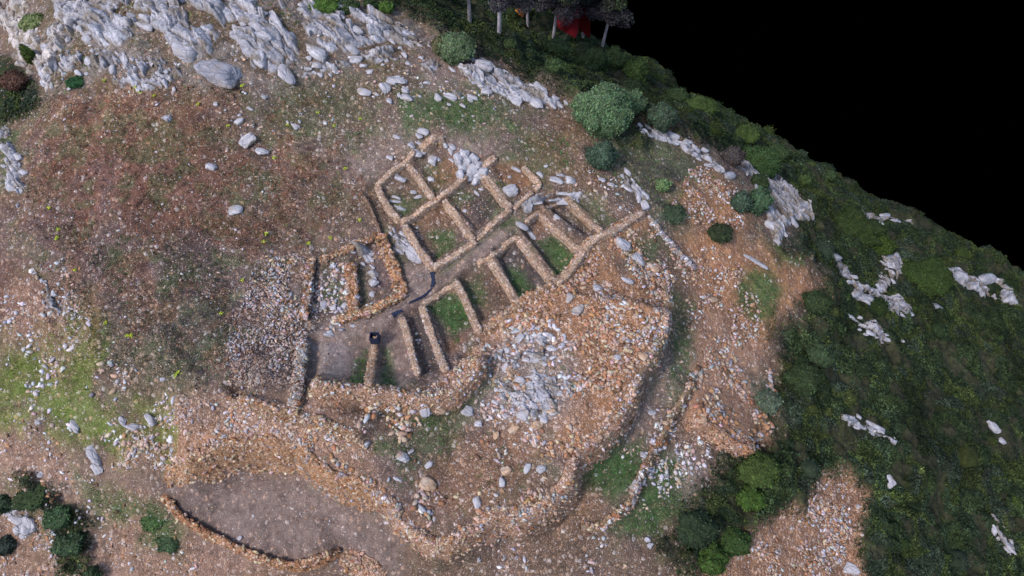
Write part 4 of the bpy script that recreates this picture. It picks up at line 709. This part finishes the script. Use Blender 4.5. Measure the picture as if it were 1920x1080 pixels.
def crown_np(rx, ry, rz, seed, c, n, ls, lvl=4, lob=.5):
    bv, bf = ICO[lvl]; f = 1 + (fbm3(bv * 1.7 + seed, seed, 2) - .5) * lob * 1.3 + np.abs(fbm3(bv * 4.5 + seed, seed + 1, 2) - .5) * lob * 1.1 - .1
    q = bv * f[:, None] * np.array([rx, ry, rz]); q[:, 2] = np.where(q[:, 2] < -.55 * rz, -.55 * rz + (q[:, 2] + .55 * rz) * .3, q[:, 2])
    A_ = Acc(); dk = np.array(c) * .7; A_.add(q * .93, bf, dk * (.8 + .5 * fbm3(bv * 9, seed, 2))[:, None])
    k = rng.integers(0, len(bf), n); w = rng.dirichlet((1, 1, 1), n); p = (q[bf[k]] * w[..., None]).sum(1); no = p / (np.array([rx, ry, rz]) ** 2); no /= np.linalg.norm(no, axis=1)[:, None]
    p = p * rng.uniform(.9, 1.08, (n, 1)); cc = jit(c, n, .28) * (.75 + .6 * fbm3(p * 2.4, seed, 2))[:, None]
    A_.add(*leaves(p, no, np.full(n, ls), cc)); return A_
def limb(A_, p0, p1, r0, r1, c, seg=7, bend=.06, rings=6):
    p0, p1 = np.array(p0, float), np.array(p1, float); d = p1 - p0; L = np.linalg.norm(d); d /= L; a = np.cross(d, (0.3, .9, .1)); a /= np.linalg.norm(a); b_ = np.cross(d, a); ang = np.arange(seg) * 2 * math.pi / seg; V = []
    o1 = rng.normal(0, bend * L, 2)
    for i in range(rings):
        t_ = i / (rings - 1); ce = p0 + d * L * t_ + (a * o1[0] + b_ * o1[1]) * math.sin(t_ * math.pi); r = r0 + (r1 - r0) * t_
        V.append(ce + (np.cos(ang)[:, None] * a + np.sin(ang)[:, None] * b_) * r)
    V = np.concatenate(V); F = []
    for i in range(rings - 1):
        for j in range(seg):
            a0, a1, b0, b1 = i * seg + j, i * seg + (j + 1) % seg, (i + 1) * seg + j, (i + 1) * seg + (j + 1) % seg; F += [[a0, a1, b1], [a0, b1, b0]]
    A_.add(V, np.array(F), np.array(c) * rng.uniform(.8, 1.2, (len(V), 1)))
def bush(label, u, v, rx, ry, c, name='bush', cat='bush', group='round bushes on the hill', dens=1.0, ls=.06, lob=.75, hz=.85):
    b0 = g1(u, v + ry * .62); s_ = ppm(b0); r = rx / s_; rz = max(.25, ry / s_ * 1.05) * hz; ryw = max(.2, r * .9)
    e = link(name, None, loc=Vector(b0)); tag(e, label, cat, group)
    n = int(min(16000, (400 + 3200 * r * rz) * dens)); A_ = crown_np(r, ryw, rz, int(rng.integers(1, 999)), c, n, ls, 4 if r > .6 else 3, lob)
    o = link('crown', A_.mesh('crown', M_LEAF), e); o.location = (0, 0, rz * .72)
    T_ = Acc(); limb(T_, (0, 0, -.4), (0, 0, rz * .5), .05 + r * .06, .03 + r * .03, (.12, .10, .08))
    for q in range(4): a_ = q * 1.6 + rng.uniform(0, .6); limb(T_, (0, 0, rz * .2), (math.cos(a_) * r * .55, math.sin(a_) * r * .55, rz * .7), .03 + r * .025, .015, (.12, .10, .08), 5, .05, 4)
    link('trunk', T_.mesh('trunk', M_LEAF, True), e); return e
DG, MG, TG, LG = (.032, .052, .022), (.042, .07, .028), (.055, .09, .062), (.055, .09, .028)
bush('largest round green tree at the edge of the plateau, over a white stone', 1127, 200, 50, 50, (.10, .165, .085), 'round_tree', 'tree', dens=1.3, lob=.62)
bush('smaller round crown tucked behind the largest round green tree', 1184, 190, 22, 30, (.09, .145, .075), 'round_tree', 'tree')
bush('dark grey green bush on a white rock right of the largest tree', 1236, 216, 27, 30, (.055, .085, .055)); bush('teal green bush below the largest tree, alone on the brown slope', 1126, 288, 26, 30, TG)
bush('rounded bush on the summit edge above the pale footpath', 857, 88, 32, 30, (.095, .14, .075), lob=.6); bush('low brownish bush leaning left of the summit edge bush', 826, 85, 16, 16, (.11, .11, .06))
bush('purple grey bush at the head of the ribbed cliff', 1369, 292, 19, 24, (.07, .06, .06)); bush('broad dark green bush behind the ribbed cliff', 1420, 300, 34, 32, (.045, .085, .03)); bush('left one of the twin round bushes below the ribbed cliff', 1386, 374, 20, 22, TG); bush('right one of the twin round bushes below the ribbed cliff', 1415, 372, 23, 30, (.06, .11, .06)); bush('small dark bush just above the twin round bushes', 1421, 338, 17, 17, DG)
bush('dark bush alone on the orange gravel slope', 1346, 433, 22, 16, (.035, .05, .025)); bush('spiky pale green tuft near the crest stones', 1241, 345, 13, 11, (.12, .19, .08), cat='bush', lob=.9); bush('low teal bush above the far end of the rubble bank', 1262, 395, 22, 18, (.05, .075, .045), hz=.5)
bush('flat topped bush by the red scan glitch', 1044, 88, 24, 14, MG); bush('rounded bush on the dark rim, first of the row of four', 1110, 112, 25, 21, MG); bush('rounded bush on the dark rim, second of the row of four', 1150, 110, 24, 22, MG); bush('boxy bush on the dark rim, third of the row of four', 1188, 132, 22, 24, (.06, .10, .03)); bush('low bush on the dark rim, last of the row of four', 1268, 180, 20, 11, MG)
bush('bright low bush on the dark rim above the purple grey bush', 1312, 198, 26, 13, (.055, .09, .025)); bush('bright mound shaped bush on the dark rim behind the ribbed cliff', 1395, 250, 24, 14, (.055, .09, .025)); bush('dark mound shaped bush on the dark rim, right of the bright mound', 1458, 285, 18, 14, MG); bush('small bright bush alone on the dark slope under the rim', 1507, 336, 11, 9, LG); bush('small bush on the dark rim, farthest to the right', 1555, 327, 12, 7, MG)
bush('bright small bush left of the row of four on the rim', 957, 82, 11, 7, MG); bush('small bright bush in the dark slope between the summit and the row of four', 1040, 122, 18, 11, MG)
bush('big dark bush below the ribbed cliff on the right slope', 1597, 425, 46, 24, (.034, .054, .016), lob=1.0); bush('bright sided bush next to the big dark bush on the right slope', 1645, 455, 22, 20, (.045, .075, .016), lob=1.0); bush('broad bush between the two pale rock spines', 1730, 515, 40, 24, (.036, .062, .016), lob=1.0)
bush('dark bush at the edge of the orange soil', 1527, 562, 26, 18, DG); bush('pale green bush at the edge of the gravel slope', 1535, 662, 22, 18, (.05, .08, .04), lob=1.0); bush('teal bush smeared over the orange gravel slope', 1438, 740, 24, 26, (.09, .12, .085), hz=.5); bush('dark green bush right of the teal bush on the gravel slope', 1500, 700, 32, 26, DG)
bush('feathery bright green bush among dark bushes above the gravel tongue', 1420, 870, 34, 20, (.05, .08, .022), lob=1.0); bush('feathery green bush in the dark thicket at the lower right', 1405, 930, 24, 16, (.05, .095, .02), lob=1.0); bush('round green bush at the tip of the dark thicket, bottom', 1330, 1035, 28, 24, (.045, .085, .02), lob=1.0); bush('green bush above the tip of the dark thicket', 1375, 1005, 28, 16, (.04, .075, .022), lob=1.0); bush('dark bush at the left corner of the dark thicket', 1300, 985, 34, 20, (.03, .05, .026), lob=1.1)
bush('tall dark green bush at the left edge near the bottom', 8, 930, 18, 30, (.05, .08, .045), lob=1.0, hz=.45); bush('narrow dark bush between two stony strips at the lower left', 62, 925, 30, 12, (.045, .07, .03), lob=1.0, hz=.5); bush('round green bush at the lower left, upper one of a pair', 112, 960, 23, 17, (.05, .09, .042), lob=1.1, hz=.45); bush('dark green bush at the lower left, lower one of a pair', 134, 1002, 26, 24, (.045, .075, .038), lob=1.1, hz=.4); bush('dark bush at the bottom edge on the left', 176, 1062, 18, 26, (.04, .065, .03), lob=1.0, hz=.4); bush('low dark bush at the bottom left corner', 14, 1010, 20, 22, (.035, .05, .04), hz=.5)
bush('low green bush beside the narrow wall, upper one', 285, 968, 20, 12, (.07, .125, .045), hz=.22, lob=1.1); bush('low green bush beside the narrow wall, lower one', 318, 1008, 20, 18, (.06, .10, .05), hz=.22, lob=1.1)
bush('mossy green cushion in the hollow of the top left cliff', 68, 28, 26, 34, (.17, .21, .09), lob=.5, hz=.3, dens=1.5); bush('dark green cushion under the top left cliff', 63, 102, 11, 24, (.06, .09, .02)); bush('reddish brown bush in the dark gap under the top left cliff', 32, 150, 24, 16, (.10, .055, .04)); bush('green cushion lying on a pale stone below the left cliff', 142, 152, 16, 7, (.03, .09, .035), hz=.5)
bush('green bush at the top edge behind the ledges, widest one', 610, 6, 28, 14, (.07, .13, .03)); bush('green pointed bush at the top edge behind the ledges, middle one', 725, 14, 13, 11, (.075, .14, .03)); bush('small green bush at the top edge behind the ledges, between the other two', 696, 8, 13, 11, MG); bush('dark green bush at the top left edge above the striped ledges', 655, 12, 20, 10, MG)

# lime coloured herbs, tiny and scattered
hp = [(197,153),(255,165),(262,175),(290,182),(455,163),(373,197),(428,238),(515,297),(93,392),(110,432),(500,440),(495,455),(580,458),(620,448),(455,527),(415,590),(199,607),(240,630),(247,630),(330,705),(335,700),(108,448),(142,508),(676,225),(627,238),(597,213),(540,236),(648,318),(675,414)]
for u, v in hp:
    c0 = g1(u, v); n = 40; p = rng.normal(0, .045, (n, 3)) * np.array([1, 1, .4]) + np.array([0, 0, .09]); A_ = Acc(); A_.add(*leaves(p, np.tile([0, 0, 1.], (n, 1)), np.full(n, .03), jit((.50, .66, .06), n, .12)))
    T_ = Acc()
    for q in range(5): limb(T_, (0, 0, -.03), (rng.normal(0, .06), rng.normal(0, .06), .1), .008, .004, (.12, .2, .04), 4, .05, 3)
    e = link('flowering_herb', None, loc=Vector(c0)); link('flowers', A_.mesh('flowers', M_GRASS), e); link('stem', T_.mesh('stem', M_GRASS), e)
    tag(e, 'tiny lime yellow flowering herb dotted over the brown hillside', 'herb', 'lime yellow herbs on the brown hillside')

# ---- the dark scrub on the falling slopes, one mass
def inview(x, y, z, mrg=60):
    dx, dy, dz = x, y, z - CAM_H; de = dy * cp - dz * sp; u = 960 + FPX * dx / de; v = 540 - FPX * (dy * sp + dz * cp) / de; return (u > -mrg) & (u < 1920 + mrg) & (v > -mrg * 2) & (v < 1080 + mrg), u, v
fp = np.array([q[:2] for q in FOREST]); x = rng.uniform(-10, 60, 110000); y = rng.uniform(2, 70, 110000)
mm = np.array(Hs(x, y, mF)); z = Hs(x, y); iv, uu, vv = inview(x, y, z); ds = Hs(x, y, sdr); br = Hs(x, y, brk)
pick = (mm > .93) & iv & (ds < 1.2) & (rng.uniform(0, 1, 110000) > br * 1.5) & (rng.uniform(0, 1, 110000) < .008)
for bx, by, bw in ROCKXY:
    pick &= (x - bx) ** 2 + (y - by) ** 2 > (bw + .28) ** 2
x, y, z = x[pick], y[pick], z[pick]; rad = .2 + .62 * rng.uniform(0, 1, len(x)) ** 2.6; o_ = np.argsort(-rad); kx, ky, kr = [], [], []
cell = {}
for i in o_:
    k = (int(x[i] // 1), int(y[i] // 1)); ok = True
    for a_ in (-1, 0, 1):
        for b2 in (-1, 0, 1):
            for j in cell.get((k[0] + a_, k[1] + b2), ()):
                if (x[i] - x[j]) ** 2 + (y[i] - y[j]) ** 2 < (.62 * (rad[i] + rad[j])) ** 2: ok = False; break
            if not ok: break
        if not ok: break
    if ok: cell.setdefault(k, []).append(i)
ii = np.array(sorted(j for q in cell.values() for j in q)); x, y, z, rad = x[ii], y[ii], z[ii], rad[ii]
nb = len(x); bv, bf = ICO[3]; bv2, bf2 = ICO[2]
tint = np.array([(.045, .078, .022), (.035, .062, .024), (.062, .095, .022), (.05, .075, .045), (.03, .05, .022), (.075, .10, .03)])[rng.integers(0, 6, nb)] * (.25 + .85 * fbm2(x * .22, y * .22, 91, 3))[:, None]
A_ = Acc(); hz = rad * rng.uniform(.45, .8, nb)
cv = bv2[None] * (1 + (np.stack([fbm3(bv2 * 2 + k, k, 2) for k in range(12)]) - .5)[rng.integers(0, 12, nb)][..., None] * .7) * np.stack([rad, rad, hz], 1)[:, None] * .93
A_.add((cv + np.stack([x, y, z + hz * .12], 1)[:, None]).reshape(-1, 3), (bf2[None] + (np.arange(nb) * len(bv2))[:, None, None]).reshape(-1, 3), np.repeat(tint * .6, len(bv2), 0))
nl = np.clip((rad ** 2 * 420).astype(int), 24, 320); own = np.repeat(np.arange(nb), nl); n = len(own); dr = rng.normal(0, 1, (n, 3)); dr[:, 2] = np.abs(dr[:, 2]); dr /= np.linalg.norm(dr, axis=1)[:, None]
pp = dr * np.stack([rad, rad, hz], 1)[own] * rng.uniform(.86, 1.12, (n, 1)) * (1 + (fbm3(dr * 2.2 + own[:, None], 4, 2) - .5)[:, None] * .6) + np.stack([x, y, z + hz * .12], 1)[own]
print('scrub', nb, n)
N2 = 1300000; x = rng.uniform(-26, 62, N2); y = rng.uniform(2, 72, N2); mm = Hs(x, y, mF); kk = (mm > .35) & (rng.uniform(0, 1, N2) < mm) & (Hs(x, y, sdr) < 1.5) & (rng.uniform(0, 1, N2) > Hs(x, y, brk) * 1.5); x, y = x[kk], y[kk]; z = Hs(x, y); iv, uu, vv = inview(x, y, z, 120); x, y, z = x[iv], y[iv], z[iv]
for q_ in EXCL:
    if max(k[0] for k in q_) > 1300 or True:
        w_ = np.array(G3(q_))[:, :2]; bb = (x > w_[:, 0].min()) & (x < w_[:, 0].max()) & (y > w_[:, 1].min()) & (y < w_[:, 1].max()); kp = np.ones(len(x), bool); kp[bb] = ~inpoly(x[bb], y[bb], w_); x, y, z = x[kp], y[kp], z[kp]
for bx, by, bw in ROCKXY:
    kp = (x - bx) ** 2 + (y - by) ** 2 > (bw * .95) ** 2; x, y, z = x[kp], y[kp], z[kp]
for rep in range(2):
    if rep: x = x + rng.normal(0, .1, len(x)); y = y + rng.normal(0, .1, len(y)); z = Hs(x, y)
    n3 = len(x); e_ = .15; x = x + 0; gxx = (Hs(x + e_, y) - Hs(x - e_, y)) / (2 * e_); gyy = (Hs(x, y + e_) - Hs(x, y - e_)) / (2 * e_); no = np.stack([-gxx, -gyy, np.ones(n3)], 1); no /= np.linalg.norm(no, axis=1)[:, None]
    pal_ = np.array([(.036, .058, .024), (.026, .044, .024), (.048, .068, .022), (.038, .055, .038)]); w1 = vn2(x * .9, y * .9, 201); pi_ = np.clip((w1 * 5 - .5).astype(int), 0, 3)
    tz = pal_[pi_] * (.2 + 1.2 * fbm2(x * .25, y * .25, 91, 3) * fbm2(x * 1.8, y * 1.8, 93, 3) * 2.3)[:, None]
    A_.add(*leaves(np.stack([x, y, z + rng.uniform(-.02, .10, n3)], 1), no, np.full(n3, .062), np.clip(tz * (1 + rng.normal(0, .4, (n3, 1))), .004, .4), .6))
A_.add(*leaves(pp, dr, np.full(n, .058), np.clip(tint[own] * (1 + rng.normal(0, .35, (n, 1))) * (.7 + .8 * fbm3(pp * 1.6, 8, 2))[:, None] * 1.25, .004, .4), .55))
o = link('scrub', A_.mesh('scrub', M_LEAF)); tag(o, 'thick dark green scrub covering the falling slopes on the right of the hill', 'scrub', kind='stuff')

# ---- grass and herbs
A_ = Acc()
def tufts(s, dens, c, size, clump=2.2, cs=1.4):
    x, y = sample_poly(s if isinstance(s, list) else G3(P(s)), dens, 0, clump, cs); n = len(x)
    if n == 0: return
    k = 5; own = np.repeat(np.arange(n), k); px = x[own] + rng.normal(0, size * .5, n * k); py = y[own] + rng.normal(0, size * .5, n * k); m_ = n * k; a = rng.uniform(0, 6.28, m_); ln = size * rng.uniform(.5, 1.3, m_); zz = Hs(px, py)
    w = ln * .22; d = np.stack([np.cos(a), np.sin(a)], 1); e = np.stack([-d[:, 1], d[:, 0]], 1); up = rng.uniform(.35, 1.0, m_)
    v0 = np.stack([px - e[:, 0] * w, py - e[:, 1] * w, zz - .01], 1); v1 = np.stack([px + e[:, 0] * w, py + e[:, 1] * w, zz - .01], 1); v2 = np.stack([px + d[:, 0] * ln, py + d[:, 1] * ln, zz + ln * up], 1)
    V = np.stack([v0, v1, v2], 1).reshape(-1, 3); A_.add(V, np.arange(m_ * 3).reshape(-1, 3), np.repeat(jit(c, n, .3)[own], 3, 0))
for c, st, so_, wb, sn, s in PATCH:
    if c == 'grass': tufts(s, 75 * st, (.06, .12, .04), .085)
    elif c == 'lime': tufts(s, 80 * st, (.15, .22, .04), .085, 5, 1.3)
    elif c == 'dull': tufts(s, 30 * st, (.10, .14, .06), .08, 3)
    elif c == 'teal': tufts(s, 60 * st, (.06, .12, .08), .08, 3)
    elif c == 'dark' and st < .5: tufts(s, 60, (.06, .055, .06), .09, 3)
for s in ('845,600 870,640 850,650', '640,250 700,240 660,300', '1310,560 1290,640 1260,700 1270,600', '700,745 760,755 750,790 690,770', '1060,640 1090,690 1080,740 1050,700', '820,730 880,715 860,760 800,790'): tufts(s, 60, (.06, .13, .03), .08)
tufts('60,190 520,180 700,350 640,470 430,560 420,720 100,640 50,330', 26, (.07, .05, .04), .09, 3.5, 1.3); tufts('100,420 430,480 430,740 160,700', 30, (.05, .065, .04), .09, 4, 1.1)
tufts('80,190 520,180 700,350 560,470 100,460 50,330', 30, (.24, .11, .07), .09, 3, .8); tufts('80,190 520,180 700,350 640,470 100,640 50,330', 14, (.12, .12, .06), .09, 4, .9); tufts('200,440 440,480 430,740 160,700', 20, (.10, .12, .07), .09, 4, .9)
tufts('560,190 1080,210 1320,330 1250,400 980,280 700,260', 16, (.12, .13, .06), .09, 3, .9); tufts('90,20 780,40 760,130 520,230 100,180', 22, (.17, .13, .06), .09, 3, .8); tufts('90,20 780,40 760,130 520,230 100,180', 14, (.08, .14, .04), .09, 5, .8)
tufts('430,720 900,750 1000,900 820,1010 680,900 560,860', 8, (.08, .13, .05), .08, 5, .9)
o = link('grass', A_.mesh('grass', M_GRASS)); tag(o, 'short green grass, lime herbs and dry reddish weeds covering the soil', 'grass', kind='stuff')

# ------------------------------------------------------------ pines on the far rim
def pine(label, u, v, ht, r, lean=0, seed=1, trunkc=(.34, .32, .36)):
    b0 = g1(u, v); b0 = np.array(b0); e = link('pine_tree', None, loc=Vector(b0)); tag(e, label, 'tree', 'pine trees at the top of the picture')
    T_ = Acc(); limb(T_, (0, 0, -.6), (lean, 0, ht), .13, .05, trunkc, 8, .015, 12)
    L_ = Acc()
    for q in range(26):
        t_ = .31 + .69 * q / 26; a_ = q * 2.4 + rng.uniform(-.4, .4); rl = r * (1.1 - .55 * t_) * rng.uniform(.6, 1.1); st_ = np.array([lean * t_, 0, ht * t_]); en = st_ + np.array([math.cos(a_) * rl, math.sin(a_) * rl, rng.uniform(-.5, .5)])
        limb(T_, st_, en, .035, .012, trunkc, 5, .06, 5)
        for w_ in range(3):
            cc = st_ + (en - st_) * (.35 + .32 * w_); n = 300; rr_ = rng.uniform(.45, .75); p = rng.normal(0, 1, (n, 3)); p /= np.linalg.norm(p, axis=1)[:, None]; out = p.copy(); p = p * rng.uniform(.3, 1, (n, 1)) ** .5 * np.array([rr_, rr_, rr_ * .75]) + cc
            g_ = np.clip((t_ - .42) * 4, 0, 1); c = np.array((.055, .052, .062)) * (1 - g_) + np.array((.05, .085, .024)) * g_
            L_.add(*leaves(p, out, np.full(n, .075), jit(c, n, .3), .3))
    link('trunk', T_.mesh('trunk', M_LEAF, True), e); link('crown', L_.mesh('crown', M_LEAF), e)
pine('pale trunked pine left of the orange leafed shrub', 935, 62, 8.0, 1.9, -.3)
pine('pale trunked pine just left of the red scan glitch', 1036, 74, 9.0, 2.0, .5)
pine('pine with thin pale trunk above the red scan glitch', 1092, 70, 8.5, 1.9, .3)
pine('pine with bright pale trunk at the right end of the pine group, over the void', 1128, 86, 8.5, 1.7, .9)
pine('dark pine between the two left trunks of the pine group', 990, 48, 8.0, 2.0, 0)
pine('leftmost pine of the pine group, beside the void in the slope', 880, 40, 7.5, 1.9, -.3)
# orange shrub in the pines' gap
bush('small bright orange leafed shrub under the pines', 972, 24, 10, 7, (.75, .22, .03), 'orange_shrub', 'shrub', 'lone orange shrub', ls=.06)
# red translucent scan glitch, built up as a tent like shape
def mk(name, label, cat, group=None, parent=None): 
    pass
m, t, b = mat('red_scan_glitch'); b.inputs['Base Color'].default_value = (.42, .012, .02, 1); b.inputs['Roughness'].default_value = .6
n_ = nd(t, 'ShaderNodeTexNoise', i_Scale=3, i_Detail=4); t.links.new(mix(t, 'MULTIPLY', 1.0, (.24, .012, .02), ramp(t, n_.outputs[0], [(.3, (.6,) * 3), (.7, (1.3,) * 3)])), b.inputs['Base Color']); M_RED = m
m2_, t, b = mat('dark_red_scan_glitch'); b.inputs['Base Color'].default_value = (.10, .003, .004, 1)
gb = g1(1072, 76); e = link('red_scan_glitch', None, loc=Vector(gb)); tag(e, 'dark red scan glitch on the rim beneath the pines, half fan and half flat sheet', 'scan glitch')
sc_ = 1 / ppm(gb); kx_ = sc_; kz_ = sc_ / cp * .55; 
def sheet(name, outline, m, dy=0, bulge=0, th=.04):
    """outline in survey pixels relative to the base point, hung over the slope as a leaning panel"""
    bm = bmesh.new(); cx_ = sum(q[0] for q in outline) / len(outline); cy_ = sum(q[1] for q in outline) / len(outline); rings = []
    for f in (1, .66, .33):
        rings.append([bm.verts.new(((cx_ + (x_ - cx_) * f) * kx_, (cy_ + (y_ - cy_) * f) * kz_ * .75 + dy, (cy_ + (y_ - cy_) * f) * kz_ * .8 + bulge * (1 - f) + .35)) for x_, y_ in outline])
    ce = bm.verts.new((cx_ * kx_, cy_ * kz_ * .75 + dy, cy_ * kz_ * .8 + bulge + .35)); k = len(outline)
    for a_, b_ in zip(rings, rings[1:]):
        for i in range(k): bm.faces.new((a_[i], a_[(i + 1) % k], b_[(i + 1) % k], b_[i]))
    for i in range(k): bm.faces.new((rings[-1][i], rings[-1][(i + 1) % k], ce))
    bmesh.ops.solidify(bm, geom=bm.faces[:], thickness=th); me = bpy.data.meshes.new(name); bm.to_mesh(me); bm.free(); me.materials.append(m); return link(name, me, e)
sheet('fan_sheet', [(-33, 28), (-28, 40), (-18, 49), (-6, 52), (4, 50), (8, 48), (12, 30), (11, 8), (6, -2), (-12, 6), (-26, 14)], M_RED, 0, .35)
sheet('flat_sheet', [(9, 49), (20, 43), (34, 41), (34, -4), (22, 4), (12, 12)], m2_, .1, .02)
# dark water and the dark frame in the alley
m, t, b = mat('dark_blue_sheet'); b.inputs['Base Color'].default_value = (.02, .028, .06, 1); b.inputs['Roughness'].default_value = .7; M_BLU = m
def puddle(label, s, cat='drain cover', name='drain_sheet'):
    q = G3(P(s)); bm = bmesh.new(); c = q.mean(0); vs = []
    n = len(q); tp = [bm.verts.new((p[0], p[1], float(Hs(p[0], p[1])) + .05)) for p in q]; f = bm.faces.new(tp); r = bmesh.ops.subdivide_edges(bm, edges=bm.edges[:], cuts=2, use_grid_fill=True)
    bmesh.ops.triangulate(bm, faces=bm.faces[:]); bmesh.ops.subdivide_edges(bm, edges=bm.edges[:], cuts=1, use_grid_fill=True)
    for v_ in bm.verts: v_.co.z = float(Hs(v_.co.x, v_.co.y)) + .05 + rng.normal(0, .008)
    bmesh.ops.solidify(bm, geom=bm.faces[:], thickness=.03); me = bpy.data.meshes.new(name); bm.to_mesh(me); bm.free(); me.materials.append(M_BLU); tag(link(name, me), label, cat, 'dark drain sheets in the alley')
puddle('dark blue sheet lying across the alley at the lowest corner of the upper block', '806,512 815,511 813,520 816,532 811,540 807,540 810,528')
puddle('thin dark strip curving along the alley edge', '811,541 808,541 795,553 780,561 768,567 767,570 784,564 798,556')
puddle('dark drain opening at the head of the isolated dividing wall', '734,588 752,581 756,585 744,592 739,598')
gb = g1(703, 634, .45); z_ = float(Hs(gb[0], gb[1])); e = link('plastic_box', None, loc=Vector((gb[0], gb[1], z_))); tag(e, 'dark blue open plastic box on the upper end of the short wall', 'box')
w_ = 17 / ppm(gb); bm = bmesh.new(); bmesh.ops.create_cube(bm, size=1, matrix=Matrix.Diagonal((w_, w_ * .9, .5, 1))); top = max(bm.faces, key=lambda f: f.calc_center_median().z)
r = bmesh.ops.inset_region(bm, faces=[top], thickness=.06); top = max(bm.faces, key=lambda f: (f.calc_center_median().z, -f.calc_area() < -.01)); top = [f for f in bm.faces if f.normal.z > .9 and abs(f.calc_center_median().x) < .02 and abs(f.calc_center_median().y) < .02][0]
r = bmesh.ops.extrude_face_region(bm, geom=[top]); vs = [v_ for v_ in r['geom'] if isinstance(v_, bmesh.types.BMVert)]; bmesh.ops.delete(bm, geom=[top], context='FACES'); bmesh.ops.translate(bm, verts=vs, vec=(0, 0, -.3))
bmesh.ops.bevel(bm, geom=bm.edges[:], offset=.015, segments=2, affect='EDGES'); me = bpy.data.meshes.new('frame'); bm.to_mesh(me); bm.free(); me.materials.append(M_BLU); o = link('frame', me, e); o.location = (0, 0, .45)
o = link('stone_fill', mesh_np('stone_fill', *stones(np.array([[0, 0, .52], [.08, .05, .5], [-.07, .04, .5], [.02, -.08, .5]]), np.array([.14, .1, .12, .1]), palette('tpo', 4), 2)[:2], None, M_WARM), e)
#==END
